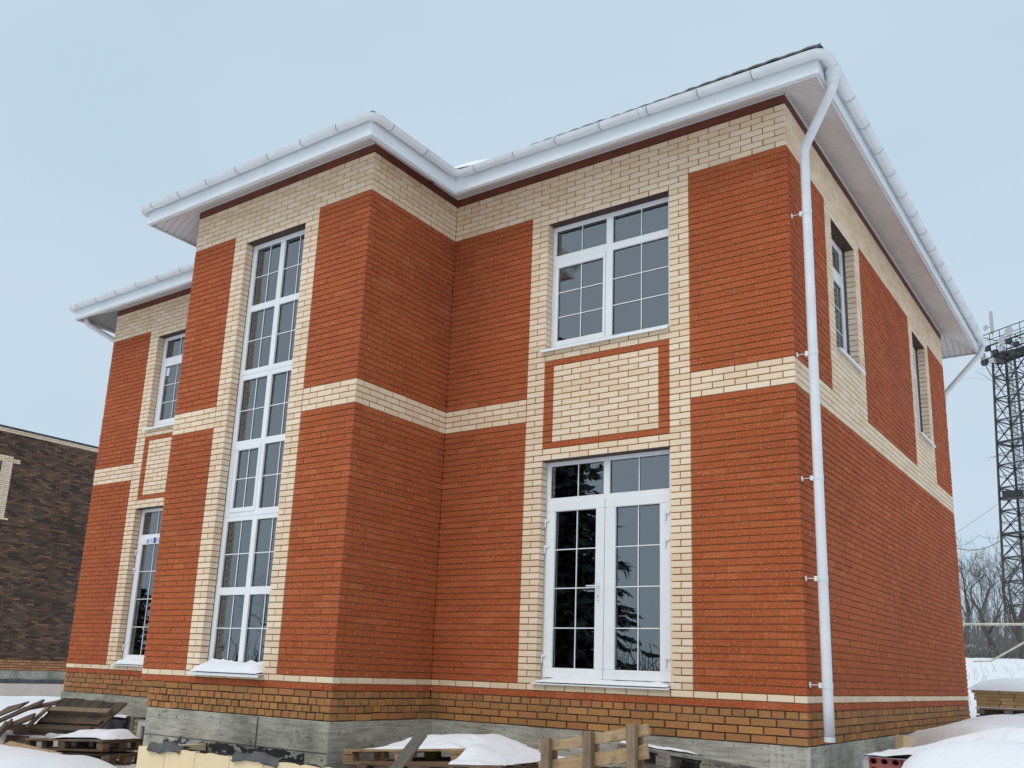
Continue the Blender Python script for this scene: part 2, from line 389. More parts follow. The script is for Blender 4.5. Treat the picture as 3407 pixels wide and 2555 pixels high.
# right front wing, y = 0, from the inner corner to the near corner
L = 4.68; a0, a1, b0, b1 = 1.30, 1.56, 3.25, 3.51
piers = [(1, 79, a0, b1, 'cream'), (38, 52, a1, b0, 'red'), (39, 51, a1 + .13, b0 - .13, 'cream')]
holes_F = [(1, 35, a1, b0), (55, 77, a1, b0)]
phF = lambda r: L - (.13 if ev(r) else 0) + 0
brick_wall(HOUSE, (Bx, 0), (1, 0), (0, -1), L, (-1, TOPR), colours(L, piers, []), holes_F, phF, lambda r: 0, lambda r: .12 if ev(r) else 0, {}, zr)
# bay side, x = Bx, running back
L = 1.69
brick_wall(HOUSE, (Bx, Dy), (0, 1), (1, 0), L, (-1, TOPR), colours(L, [], []), [], lambda r: .13 if ev(r) else 0, lambda r: .13 if ev(r) else 0, lambda r: 0.0, {}, zr)
# bay front
L = 3.51; c0, c1, e0, e1 = .91, 1.17, 2.34, 2.60
holes_B = [(1, 77, c1, e0)]
brick_wall(HOUSE, (Wx, Dy), (1, 0), (0, -1), L, (-1, TOPR), colours(L, [(1, 79, c0, e1, 'cream')], []), holes_B, lambda r: L if ev(r) else L - .13, lambda r: 0, lambda r: 0 if ev(r) else .12, {}, zr)
# left front wing
L = Wx - Ex; l0, l1, m0, m1 = 1.19, 1.45, 2.36, 2.62
piers = [(1, 79, l0, m1, 'cream'), (38, 52, l1, m0, 'red'), (39, 51, l1 + .13, m0 - .13, 'cream')]
holes_L = [(1, 35, l1, m0), (55, 77, l1, m0)]
brick_wall(HOUSE, (Ex, 0), (1, 0), (0, -1), L, (-1, TOPR), colours(L, piers, []), holes_L, lambda r: 0 if ev(r) else .13, lambda r: 0, lambda r: 0, {}, zr)
# right side
L = Sy; s1a, s1b, s1c, s1d = 1.385, 1.645, 2.685, 2.945; s2a, s2b, s2c, s2d = 5.85, 6.11, 7.08, 7.34
holes_S = [(55, 77, s1b, s1c), (55, 77, s2b, s2c)]
brick_wall(HOUSE, (0, 0), (0, 1), (1, 0), L, (-1, TOPR), colours(L, [(43, 79, s1a, s1d, 'cream'), (43, 79, s2a, s2d, 'cream')], []), holes_S, lambda r: 0 if ev(r) else .13, lambda r: 0 if ev(r) else .13, lambda r: 0, {}, zr)
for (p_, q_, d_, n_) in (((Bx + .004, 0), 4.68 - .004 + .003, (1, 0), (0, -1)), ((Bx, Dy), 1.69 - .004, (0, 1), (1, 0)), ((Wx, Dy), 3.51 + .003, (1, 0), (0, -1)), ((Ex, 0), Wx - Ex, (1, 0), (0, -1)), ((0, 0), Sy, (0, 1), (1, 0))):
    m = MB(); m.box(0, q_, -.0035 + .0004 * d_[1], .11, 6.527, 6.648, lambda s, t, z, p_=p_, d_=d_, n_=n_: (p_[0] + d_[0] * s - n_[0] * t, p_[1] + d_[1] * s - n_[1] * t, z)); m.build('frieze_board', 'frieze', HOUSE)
# tan base courses: k = 0 (top) .. 3
def base_course(O, d, n, L, headers, st=lambda k: 0, out=(0, 0, 0, 0), seed=0):
    for k in range(4):
        z0, z1 = base_z(k); hd = k in headers; pit = .135 if hd else .265
        o = (O[0] + n[0] * out[k], O[1] + n[1] * out[k]); s = st(k); en = L + .0
        ph = (.07 if k % 2 else .0) if hd else (.13 if k % 2 else 0)
        js = [s]; q = ph
        while q < en - .05:
            if q > s + .05: js.append(q)
            q += pit
        js.append(en)
        for a, b in zip(js[:-1], js[1:]):
            BRICKS.setdefault((HOUSE.name, 'base'), []).append((HOUSE, Vector((o[0] + d[0] * (a + b) / 2, o[1] + d[1] * (a + b) / 2, (z0 + z1) / 2)), d, n, b - a - .013, z1 - z0))
base_course((Bx, 0), (1, 0), (0, -1), 4.68 - .0, (0,), out=(-.002, .006, .006, .006))
bo = (0.0, .028, .03, .032)
base_course((Bx, Dy - .03), (0, 1), (1, 0), 1.69 + .03, (0, 1, 2), st=lambda k: .12, out=bo)
base_course((Wx, Dy), (1, 0), (0, -1), 3.51 + .03, (1, 2, 3), st=lambda k: .22 if k else 0, out=bo)
base_course((Ex, 0), (1, 0), (0, -1), Wx - Ex, (0,), out=(0, .005, .005, .005))
base_course((0, 0), (0, 1), (1, 0), Sy, (0, 2, 3), st=lambda k: .12, out=(-.002, .006, .006, .006))

# wall backing: mortar planes with the openings left free (10 mm behind the brick faces)
def backing(O, d, n, L, holes, name='wall', t0=.0155, t1=.125, t2=.38, z0=-.082, z1=6.70, trim=.14):
    f0 = lambda s, t, z: (O[0] + d[0] * s - n[0] * t, O[1] + d[1] * s - n[1] * t, z)
    cuts = sorted({0, L} | {h[2] for h in holes} | {h[3] for h in holes}); a, b = MB(), MB()
    for p, q in zip(cuts[:-1], cuts[1:]):
        m = (p + q) / 2; hz = sorted((h[0] * ROW - .006, (h[1] + 1) * ROW - .004) for h in holes if h[2] < m < h[3])
        lo = z0; segs = []
        for h0, h1 in hz: segs.append((lo, h0)); lo = h1
        segs.append((lo, z1))
        e0 = .022 if any(abs(h[3] - p) < 1e-6 for h in holes) else 0; e1 = .034 if any(abs(h[2] - q) < 1e-6 for h in holes) else 0
        for (u, v) in segs:
            ins = 1 if not hz else 0
            a.box(p + e0 * ins, q - e1 * ins, t0, t1, u, v, f0)
            b.box(p + (.05 if e0 else 0) * ins, q - (.05 if e1 else 0) * ins - (trim if q == L else 0), t1 + .002, t2, u, v, f0)
    w_ = a.build(name, 'mortar', HOUSE); b.build('inner_wall', 'plaster', HOUSE); return w_
backing((Bx - .0, 0), (1, 0), (0, -1), 4.68 - .0155, holes_F)
backing((Bx, Dy + .127), (0, 1), (1, 0), 1.69 - .115, [], trim=0)
backing((Wx + .0, Dy), (1, 0), (0, -1), 3.51 - .0155, holes_B)
backing((Ex, 0), (1, 0), (0, -1), Wx - Ex, holes_L)
backing((0, .128), (0, 1), (1, 0), Sy - .128, [(h[0], h[1], h[2] - .128, h[3] - .128) for h in holes_S])
bw = MB(); bw.box(Wx, Wx + .3, Dy + .13, 0, -.08, 6.7); bw.build('wall', 'red', HOUSE)
bw = MB(); bw.box(Ex, Ex + .3, .4, Sy, -.08, 6.7); bw.build('wall', 'red', HOUSE)
bw = MB(); bw.box(Ex, -.4, Sy - .3, Sy - .01, -.08, 6.7); bw.build('wall', 'red', HOUSE)
# grey mortar behind the base courses
q = MB(); q.box(Bx, -.018, .016, .3, -.404, -.083); q.box(Bx - .3, Bx + .002, Dy + .0, .016, -.404, -.165); q.box(-7.945, Bx + .0015, Dy - .002, Dy + .3, -.4045, -.1655); q.box(Bx - .3, Bx - .025, Dy + .03, .0162, -.1652, -.0835); q.box(Wx + .025, Bx - .0255, Dy + .025, Dy + .29, -.1656, -.084)
q.box(Ex + .01, Wx, .0125, .3, -.404, -.083); q.box(-.3, -.0125, .3, Sy, -.404, -.083); q.build('base_course_mortar', 'mortar_grey', HOUSE)
# concrete foundation
fo = MB()
def wallbox(x0, x1, y0, y1, z0=-2.4, z1=-.406): fo.box(x0, x1, y0, y1, z0, z1, None, .006)
wallbox(Bx + .035, -3.42, .004, .4); wallbox(-3.42, -2.3, .004, .4, -2.4, -1.25); wallbox(-3.42, -2.3, .004, .4, -.70, -.4065); wallbox(-2.3, -.4, .004, .4)
wallbox(Bx - .4, Bx + .036, Dy + .36, .395); wallbox(-7.93, Bx + .038, Dy - .036, Dy + .36)
wallbox(Ex - .05, -10.80, .006, .4); wallbox(-10.80, -9.9, .006, .4, -2.4, -1.35); wallbox(-10.80, -9.9, .006, .4, -.72, -.4065); wallbox(-9.9, -7.93, .006, .4)
wallbox(-7.928, -7.5, Dy + .36, .006)
FND = fo.build('foundation', 'concrete', HOUSE); fo = MB(); wallbox(-.4, .009, .0045, Sy); fo.build('foundation', 'concrete_streaked', HOUSE)
# pour joints standing a few millimetres proud, and the bitumen coat low on the bay
j = MB(); j.box(-5.80, -5.785, Dy - .0445, Dy - .03, -2, -.41); j.box(-7.92, Bx + .03, Dy - .0425, Dy - .03, -.735, -.727); j.box(-4.2, -.02, -.0005, .01, -.70, -.692); j.build('pour_joint', 'mortar_grey', FND)
def ragged(x0, x1, ztop, zbot, y, amp, mat, name, parent, seed, step=.02, th=.004):
    m = MB(); k = int((x1 - x0) / step); P = []
    for i in range(k + 1):
        x = x0 + (x1 - x0) * i / k; P.append((x, y, ztop + amp * fbm(x, seed, 4.0, seed)))
    n_ = len(P)
    m.add(P + [(p[0], y, zbot) for p in P] + [(p[0], y + th, p[2]) for p in P], [(i, i + 1, n_ + i + 1, n_ + i) for i in range(n_ - 1)] + [(i, 2 * n_ + i, 2 * n_ + i + 1, i + 1) for i in range(n_ - 1)])
    return m.build(name, mat, parent)
ragged(-7.50, -4.98, -.752, -2.0, Dy - .046, .06, 'bitumen', 'bitumen_coat', FND, 3)
ragged(-5.02, -4.66, -.86, -2.0, Dy - .043, .03, 'membrane', 'bitumen_coat', FND, 5)

# ------------------------------------------------------------------ windows and doors
def frame_fn(O, d, n):
    return lambda s, t, z: (O[0] + d[0] * s - n[0] * t, O[1] + d[1] * s - n[1] * t, z)
fF = frame_fn((0, 0), (1, 0), (0, -1)); fB = frame_fn((0, Dy), (1, 0), (0, -1)); fS = frame_fn((0, 0), (0, 1), (1, 0))
def ring(mb, fn, s0, s1, z0, z1, i0, i1, k0, k1, t0, t1, c=.004):
    """four bars between an outer and an inner rectangle"""
    mb.box(s0, s1, t0, t1, k1, z1, fn, c); mb.box(s0, s1, t0, t1, z0, k0, fn, c)
    mb.box(s0, i0, t0 + .0008, t1, k0, k1, fn, c); mb.box(i1, s1, t0 + .0008, t1, k0, k1, fn, c)
def pane(parent, fn, s0, s1, z0, z1, t, vs=(), hs=(), seal=True):
    ka, kb = random.gauss(0, .004), random.gauss(0, .003); sm, zm = (s0 + s1) / 2, (z0 + z1) / 2
    g = MB(); g.box(s0 - .006, s1 + .006, t + .004, t + .008, z0 - .006, z1 + .006, lambda s_, t_, z_: fn(s_, t_ + ka * (s_ - sm) + kb * (z_ - zm), z_)); o = g.build('pane', 'glass', parent)
    if seal:
        q = MB(); ring(q, fn, s0 - .004, s1 + .004, z0 - .004, z1 + .004, s0 + .006, s1 - .006, z0 + .006, z1 - .006, t - .004, t - .0005, 0); q.build('glazing_seal', 'rubber', parent)
    for x in vs:
        m = MB(); m.box(x - .0055, x + .0055, t - .007, t - .001, z0, z1, fn); m.build('muntin', 'pvc', parent)
    for z in hs:
        m = MB(); m.box(s0, s1, t - .0065, t - .0012, z - .0055, z + .0055, fn); m.build('muntin', 'pvc', parent)
    return o
def sash(parent, fn, o, i, t=.118, name='sash'):
    m = MB(); ring(m, fn, o[0], o[1], o[2], o[3], i[0], i[1], i[2], i[3], t, t + .062, .007); return m.build(name, 'pvc', parent)
def sill(parent, fn, s0, s1, z, drop=.03, out=.055):
    m = MB()
    m.add([fn(s0, -out, z - .022), fn(s1, -out, z - .022), fn(s1, .13, z + .004), fn(s0, .13, z + .004), fn(s0, -out, z - .022 - drop), fn(s1, -out, z - .022 - drop), fn(s1, -out + .012, z - .024 - drop), fn(s0, -out + .012, z - .024 - drop), fn(s0, -out + .012, z - .026), fn(s1, -out + .012, z - .026), fn(s1, .13, z), fn(s0, .13, z)],
          [(0, 1, 2, 3), (0, 4, 5, 1), (4, 7, 6, 5), (7, 8, 9, 6), (8, 11, 10, 9), (0, 3, 11, 8, 7, 4), (1, 5, 6, 9, 10, 2)])
    return m.build('sill', 'fascia', parent)
def lintel(fn, s0, s1, z):
    m = MB(); m.box(s0 - .001, s1 + .001, .004, .13, z - .006, z + .002, fn); m.box(s0 + .0, s1 - .0, .131, .30, z - .010, z + .03, fn); m.build('lintel', 'lintel', HOUSE)
def screws(parent, fn, pts, t=.127):
    m = MB()
    for s, z in pts: m.tube([fn(s, t, z), fn(s, t + .006, z)], .013, 10)
    m.build('screw_cap', 'pvc', parent)
def window(fn, s0, s1, z0, z1, glasses, bars, t0=.13, t1=.195):
    m = MB(); gx0 = min(g[0] for g in glasses); gx1 = max(g[1] for g in glasses); gz0 = min(g[2] for g in glasses); gz1 = max(g[3] for g in glasses)
    ring(m, fn, s0, s1, z0, z1, gx0, gx1, gz0, gz1, t0, t1)
    for (a, b, c, d) in bars: m.box(a, b, t0 + .0006, t1, c, d, fn, .004)
    return m.build('window', 'pvc', HOUSE)
mid = lambda a, b: (a + b) / 2
# upper window of the right wing
z0, z1 = 4.125, 5.85
wi = window(fF, -3.15, -1.432, z0, z1, [(-3.087, -1.50, 4.205, 5.792)], [(-2.347, -2.255, 4.205, 5.792), (-3.087, -2.347, 5.335, 5.44), (-2.255, -1.5, 5.33, 5.427)])
pane(wi, fF, -3.087, -2.347, 5.44, 5.792, .16, [-2.71]); pane(wi, fF, -2.255, -1.50, 5.427, 5.792, .16, [-1.866]); pane(wi, fF, -2.255, -1.50, 4.205, 5.33, .16, [-1.866], [4.60, 4.948])
sa = sash(wi, fF, (-3.085, -2.350, 4.19, 5.335), (-3.040, -2.386, 4.266, 5.262)); pane(wi, fF, -3.040, -2.386, 4.266, 5.262, .15, [-2.707], [4.59, 4.925])
sill(wi, fF, -3.175, -1.43, 4.135); screws(wi, fF, [(-2.2, 5.379), (-1.56, 5.379)]); lintel(fF, -3.12, -1.43, 5.85)
# french door of the right wing
def door(name, fn, s0, s1, z0, z1, glasses, bars):
    o = window(fn, s0, s1, z0, z1, glasses, bars); o.name = name; o.data.name = name; return o
dr = door('french_door', fF, -3.15, -1.432, .085, 2.70, [(-3.077, -1.50, .14, 2.648)], [(-2.341, -2.26, 2.252, 2.648), (-3.077, -1.50, 2.19, 2.252)])
pane(dr, fF, -3.077, -2.341, 2.252, 2.648, .16, [-2.70]); pane(dr, fF, -2.26, -1.50, 2.252, 2.648, .16, [-1.886])
HS = [.708, 1.167, 1.624]
le = sash(dr, fF, (-3.11, -2.3145, .145, 2.196), (-2.990, -2.430, .256, 2.082), .112, 'door_leaf'); pane(dr, fF, -2.990, -2.430, .256, 2.082, .147, [-2.697], HS)
le2 = sash(dr, fF, (-2.3085, -1.47, .145, 2.196), (-2.170, -1.612, .254, 2.082), .112, 'door_leaf'); pane(dr, fF, -2.170, -1.612, .254, 2.082, .147, [-1.888], HS)
def handle(parent, fn, s, z, dr_=-1):
    m = MB(); m.box(s - .015, s + .015, .100, .113, z - .15, z + .085, fn, .005); p = m.build('handle_plate', 'pvc', parent)
    m = MB(); m.tube([fn(s, .113, z + .01), fn(s, .06, z + .01), fn(s + dr_ * .02, .052, z + .01), fn(s + dr_ * .13, .052, z + .012)], .0095, 8); m.build('door_handle', 'pvc', parent, True)
    m = MB(); m.tube([fn(s, .0995, z - .10), fn(s, .102, z - .10)], .008, 10); m.box(s - .003, s + .003, .0992, .102, z - .125, z - .10, fn); m.build('keyhole', 'rubber', parent)
handle(dr, fF, -2.378, 1.167)
def hinge(parent, fn, s, z):
    m = MB(); m.tube([fn(s, .098, z - .055), fn(s, .098, z + .045)], .011, 10); m.box(s, s + .055, .094, .113, z + .012, z + .042, fn, .004); m.build('hinge', 'pvc', parent)
for z in (.364, 1.637, 1.952): hinge(dr, fF, -3.118, z); 
for z in (.364, 1.645, 1.945): hinge(dr, fF, -1.535, z)
sill(dr, fF, -3.16, -1.43, .10, .012, .05); lintel(fF, -3.12, -1.43, 2.70)
# tall stair window of the bay
rows = [(4.94, 5.79), (4.01, 4.85), (3.02, 3.868), (2.09, 2.93), (1.104, 1.948), (.19, 1.006)]
bars = [(-6.463, -6.375, .19, 5.79)]
for (a, b), (c, d) in zip(rows[:-1], rows[1:]): bars += [(-6.955, -6.463, d, a), (-6.375, -5.885, d, a)]
wb = window(fB, -7.035, -5.842, .08, 5.85, [(-6.955, -5.885, .19, 5.79)], bars)
for k, (a, b) in enumerate(rows):
    if k == 3:
        sa = sash(wb, fB, (-6.935, -6.432, 2.062, 2.955), (-6.880, -6.477, 2.122, 2.888), .118); pane(wb, fB, -6.880, -6.477, 2.122, 2.888, .15, [-6.68], [mid(2.122, 2.888)])
    else: pane(wb, fB, -6.955, -6.463, a, b, .16, [-6.692], [mid(a, b)])
    pane(wb, fB, -6.375, -5.885, a, b, .16, [-6.10], [mid(a, b)])
cp = MB()
for z in (3.94, 2.01): cp.box(-7.035, -5.842, .1265, .1315, z - .004, z + .004, fB)
cp.build('coupling_joint', 'gutter', wb)
screws(wb, fB, [(-6.93, 2.985), (-6.53, 2.985), (-6.93, 2.03), (-6.55, 2.03)])
sill(wb, fB, -7.10, -5.80, .075, .03, .10); lintel(fB, -7.02, -5.85, 5.85)
# left wing: window above, single door below
wl = window(fF, -11.505, -10.545, 4.125, 5.85, [(-11.41, -10.64, 4.205, 5.792)], [(-11.41, -10.64, 5.335, 5.452)])
pane(wl, fF, -11.41, -10.64, 5.452, 5.792, .16, [-11.02])
sa = sash(wl, fF, (-11.40, -10.65, 4.19, 5.345), (-11.337, -10.705, 4.285, 5.285)); pane(wl, fF, -11.337, -10.705, 4.285, 5.285, .15, [-11.02], [4.609, 4.936])
st = MB(); st.box(-11.325, -11.24, .1445, .146, 5.11, 5.26, fF); st.build('glass_label', 'paper', wl)
sill(wl, fF, -11.53, -10.57, 4.135); lintel(fF, -11.48, -10.57, 5.85)
dl = door('balcony_door', fF, -11.505, -10.545, .085, 2.70, [(-11.42, -10.62, .14, 2.645)], [(-11.42, -10.62, 2.185, 2.254)])
pane(dl, fF, -11.42, -10.62, 2.254, 2.645, .16, [-11.02])
ll = sash(dl, fF, (-11.46, -10.585, .145, 2.20), (-11.342, -10.70, .246, 2.078), .112, 'door_leaf'); pane(dl, fF, -11.342, -10.70, .246, 2.078, .147, [-11.02], [.70, 1.16, 1.624])
for z in (.364, 1.637, 1.952): hinge(dl, fF, -11.468, z)
stk = MB(); stk.box(-11.30, -10.68, .1100, .1116, 2.092, 2.188, fF); stk.build('sticker', 'paper', dl)
stk = MB(); stk.box(-11.02, -10.94, .1085, .1099, 2.094, 2.186, fF)
stk.add([fF(*p) for p in ((-11.20, .1087, 2.10), (-11.165, .1087, 2.175), (-11.15, .1087, 2.10))], [(0, 1, 2)]); stk.add([fF(*p) for p in ((-11.235, .1087, 2.145), (-11.145, .1087, 2.155), (-11.15, .1087, 2.135))], [(0, 1, 2)])
for z in (2.115, 2.135, 2.155): stk.box(-11.12, -11.05, .1086, .1098, z, z + .006, fF); stk.box(-10.92, -10.86, .1086, .1098, z, z + .006, fF)
stk.box(-11.22, -11.16, .1086, .1098, 2.098, 2.104, fF); stk.build('blue_print', 'blue', dl)
sill(dl, fF, -11.52, -10.57, .10, .012, .05); lintel(fF, -11.48, -10.57, 2.70)
# side windows
for (a, b) in ((s1b, s1c), (s2b, s2c)):
    ws = window(fS, a - .02, b - .012, 4.125, 5.85, [(a + .05, b - .085, 4.205, 5.79)], [(a + .05, b - .085, 5.335, 5.445)], .15, .215)
    pane(ws, fS, a + .05, b - .085, 5.445, 5.79, .185, [mid(a, b) - .015])
    sa = sash(ws, fS, (a + .04, b - .075, 4.19, 5.345), (a + .105, b - .14, 4.275, 5.27), .138); pane(ws, fS, a + .105, b - .14, 4.275, 5.27, .17, [mid(a, b) - .015], [4.60, 4.93])
    sill(ws, fS, a - .03, b + .03, 4.135, .03, .06); lintel(fS, a, b, 5.85)
# basement windows
def basement(x0, x1, z0, z1):
    m = MB(); ring(m, fF, x0, x1, z0, z1, x0 + .06, x1 - .06, z0 + .06, z1 - .06, .06, .13); o = m.build('basement_window', 'pvc', HOUSE)
    m = MB(); ring(m, fF, x0 + .055, x1 - .055, z0 + .055, z1 - .055, x0 + .11, x1 - .11, z0 + .11, z1 - .11, .05, .12, .006); m.build('sash', 'pvc', o)
    pane(o, fF, x0 + .11, x1 - .11, z0 + .11, z1 - .11, .09, seal=False)
    m = MB(); k = 40
    for i in range(k):
        z = z0 + (z1 - z0) * i / k; m.tube([fF(x0 - .03, .07, z), fF(x0 - .035, .075, z + .05)], .03 + .012 * random.random(), 6)
    m.build('mounting_foam', 'pufoam', o, True)
basement(-10.74, -9.95, -1.34, -.74); basement(-3.36, -2.36, -1.24, -.715)
# dim rooms behind the glass
rm = MB(); rm.box(Ex + .35, -.42, .5, Sy - .35, -.05, -.04); rm.box(Ex + .35, -.42, .42, Sy - .35, 2.86, 3.05); rm.box(Ex + .35, -.42, .42, Sy - .35, 6.2, 6.25); rm.box(Wx + .31, Bx - .385, Dy + .385, .415, 6.2, 6.25); rm.box(Wx + .31, Bx - .385, Dy + .385, .415, -.05, -.04); rm.build('floor_slab', 'darkroom', HOUSE)
rm = MB(); rm.box(Ex + .35, -.42, 4.2, 4.3, -.05, 6.2); rm.box(-8.3, -8.18, .4, 4.2, -.05, 6.2); rm.box(-4.79, -4.69, .4, 4.2, -.05, 6.2); rm.box(Ex + .4, -.4, .6, Sy, -2.3, -2.2); rm.box(Ex + .4, -.4, 2.0, 2.1, -2.2, -.1); rm.build('partition', 'darkroom', HOUSE)

# ------------------------------------------------------------------ eaves
ZW, ZO = 6.65, 6.325
OUT = [(-13.34, 9.26), (-13.34, -.60), (-8.67, -.60), (-8.67, -2.21), (-4.235, -2.21), (-4.235, -.60), (.555, -.60), (.555, 9.26)]
WAL = [(Ex, Sy), (Ex, 0), (Wx, 0), (Wx, Dy), (Bx, Dy), (Bx, 0), (0, 0), (0, Sy)]
SOF = MB()
for i in range(8):
    j = (i + 1) % 8; a, b, c, d = OUT[i], OUT[j], WAL[j], WAL[i]
    SOF.add([(*a, ZO + .02), (*b, ZO + .02), (*c, ZW + .02), (*d, ZW + .02)], [(0, 1, 2, 3)])
SOFO = SOF.build('soffit', 'seam', HOUSE)
def clip(poly, a, b, keep):
    """keep the side of line a-b where cross has the sign of keep"""
    s = lambda p: ((b[0] - a[0]) * (p[1] - a[1]) - (b[1] - a[1]) * (p[0] - a[0])) * keep
    r = []
    for p, q in zip(poly, poly[1:] + poly[:1]):
        u, v = s(p), s(q)
        if u >= 0: r.append(p)
        if u * v < 0: t = u / (u - v); r.append((p[0] + (q[0] - p[0]) * t, p[1] + (q[1] - p[1]) * t))
    return r
def soffit_run(i):
    j = (i + 1) % 8; a, b, c, d = (Vector(p) for p in (OUT[i], OUT[j], WAL[j], WAL[i]))
    D = (b - a).normalized(); n = Vector((-D.y, D.x))          # n points to the wall
    if (c - b).dot(n) < 0: n = -n
    dep = (c - b).dot(n); lo = min((a - a).dot(D), (d - a).dot(D)); hi = max((b - a).dot(D), (c - a).dot(D))
    k = lo
    quad = [tuple(a), tuple(b), tuple(c), tuple(d)]
    area = sum(p[0] * q[1] - q[0] * p[1] for p, q in zip(quad, quad[1:] + quad[:1])); sg = 1 if area > 0 else -1
    while k < hi:
        P = [tuple(a + D * u + n * v) for u, v in ((k + .0035, .0), (k + .0965, .0), (k + .0965, dep), (k + .0035, dep))]
        for p, q in zip(quad, quad[1:] + quad[:1]): P = clip(P, p, q, sg) if P else P
        if len(P) >= 3:
            Q = [(p[0], p[1], ZO + (ZW - ZO) * ((Vector(p) - a).dot(n)) / dep) for p in P]
            MB().poly(Q, .012).build('soffit_board', 'soffit', SOFO)
        k += .1
for i in (1, 2, 3, 4, 5, 6, 7): soffit_run(i)
for i in range(8):
    j = (i + 1) % 8; a, b = Vector((*OUT[i], 0)), Vector((*OUT[j], 0)); D = (b - a).normalized(); n = Vector((D.y, -D.x, 0))
    wv = Vector((*WAL[i], 0)) - a
    if wv.dot(n) > 0: n = -n
    pv, nx_ = Vector((*OUT[i - 1], 0)), Vector((*OUT[(j + 1) % 8], 0))
    cs = 1 if (nx_ - b).dot(n) < 0 else -1; c0 = 1 if (pv - a).dot(n) < 0 else -1
    L = (b - a).length
    def fx(s, t, z, a=a, D=D, n=n): return tuple(a + D * s + n * t + Vector((0, 0, z)))
    m = MB(); m.box(-.0005 * c0, L + .0005 * cs, -.02, .0, 6.335, 6.57, fx); fa = m.build('fascia', 'fascia', HOUSE)
    m = MB(); m.box(.014 * c0, L - .014 * cs, -.034 - .0006 * i, -.014 - .0004 * i, 6.314 + .0007 * i, 6.3345, fx); m.build('edge_trim', 'gutter', fa)
    if i in (3, 4, 5, 6, 1):
        m = MB(); s = .35
        while s < L - .2: m.tube([fx(s, .001, 6.40), fx(s, -.005, 6.40)], .0055, 8); s += 1.1
        m.build('screw', 'steel', fa)
# quarter strip where the soffit meets the wall
for i in (1, 2, 3, 4, 5, 6):
    j = (i + 1) % 8; a, b = Vector((*WAL[i], 0)), Vector((*WAL[j], 0)); D = (b - a).normalized(); n = Vector((D.y, -D.x, 0)); o_ = Vector((*OUT[i], 0)) - a
    if o_.dot(n) < 0: n = -n
    m = MB(); m.box(0, (b - a).length, .001, .018, ZW - .022, ZW - .010, lambda s, t, z, a=a, D=D, n=n: tuple(a + D * s + n * t + Vector((0, 0, z)))); m.build('wall_trim', 'soffit', SOFO)

# gutters: half-round, swept round the corners
GR = .061
def gutter_path():
    off = .078; pts = []
    P = [Vector(p) for p in ((-13.34 - off, 9.3), (-13.34 - off, -.60 - off), (-8.67 - off, -.60 - off), (-8.67 - off, -2.21 - off), (-4.235 + off, -2.21 - off), (-4.235 + off, -.60 - off), (.555 + off, -.60 - off), (.555 + off, 9.36))]
    for i, p in enumerate(P):
        if i in (0, len(P) - 1): pts.append((p, i)); continue
        a, b = (P[i - 1] - p).normalized(), (P[i + 1] - p).normalized(); r = .13
        A, B = p + a * r, p + b * r; c = p + a * r + b * r
        for k in range(9):
            t = k / 8 * math.pi / 2; pts.append((c - b * r * math.cos(t) - a * r * math.sin(t), i))
    return pts, P
gp, GP = gutter_path()
def gutter_z(p):
    if p.y < -1.2 or p.x < -8.5: return 6.545
    if p.x < .4: return 6.548 - .03 * sst(-4.2, .5, p.x)
    return 6.518 + .012 * sst(-.5, 9, p.y)
def sweep(pts, prof, closed=False):
    m = MB(); n = len(prof); k = len(pts)
    for i, p in enumerate(pts):
        d = pts[min(i + 1, k - 1)] - pts[max(i - 1, 0)]; d.normalize(); nn = Vector((d.y, -d.x))
        a = (pts[i] - pts[i - 1]).normalized() if i else d; f = 1 / max(.5, d.dot(a))
        z = gutter_z(p)
        for (u, v) in prof: q = p + nn * u * f; m.v.append((q.x, q.y, z + v))
    for i in range(k - 1):
        for q in range(n - 1): a = i * n + q; m.f.append((a, a + 1, a + n + 1, a + n))
    return m
prof = [(GR * math.cos(math.pi + math.pi * k / 10), GR * math.sin(math.pi + math.pi * k / 10)) for k in range(11)]
prof = prof + [(GR + .004, .004), (GR + .002, .008), (GR - .003, .004)] + [((GR - .003) * math.cos(-math.pi * k / 10), (GR - .003) * math.sin(-math.pi * k / 10)) for k in range(11)]
side = 1 if GP[6].x > 0 else -1
gpts = [p for p, i in gp]
GUT = sweep(gpts, prof).build('gutter', 'gutter', HOUSE, True)
def ring_at(p, d, r, wd, name, mat='gutter', th=.0045):
    m = MB(); nn = Vector((d.y, -d.x)); z = gutter_z(p); k = 12; V = []
    for q in (-wd / 2, wd / 2):
        for rr in (r, r + th):
            for t in range(k + 1):
                a = math.pi + math.pi * t / k; V.append((p.x + d.x * q + nn.x * rr * math.cos(a), p.y + d.y * q + nn.y * rr * math.cos(a), z + rr * math.sin(a) + .004))
    n1 = k + 1; F = []
    for t in range(k):
        F += [(n1 + t, n1 + t + 1, 3 * n1 + t + 1, 3 * n1 + t), (t, t + 1, n1 + t + 1, n1 + t), (2 * n1 + t, 3 * n1 + t, 3 * n1 + t + 1, 2 * n1 + t + 1)]
    m.add(V, F); return m.build(name, mat, GUT, True)
for a, b in zip(GP[:-1], GP[1:]):
    L = (b - a).length; d = (b - a).normalized(); s = .30; c = 0
    while s < L - .16:
        if not (a.x < -13.3 and b.x < -13.3): ring_at(a + d * s, d, GR, .026, 'gutter_bracket'), ring_at(a + d * (s + .0165), d, GR, .009, 'bracket_seam', 'seam', .006)  # the thin grey ring paints the shadow gap beside each bracket
        if c % 5 == 4: ring_at(a + d * (s - .06), d, GR, .07, 'gutter_joint')
        s += .62; c += 1
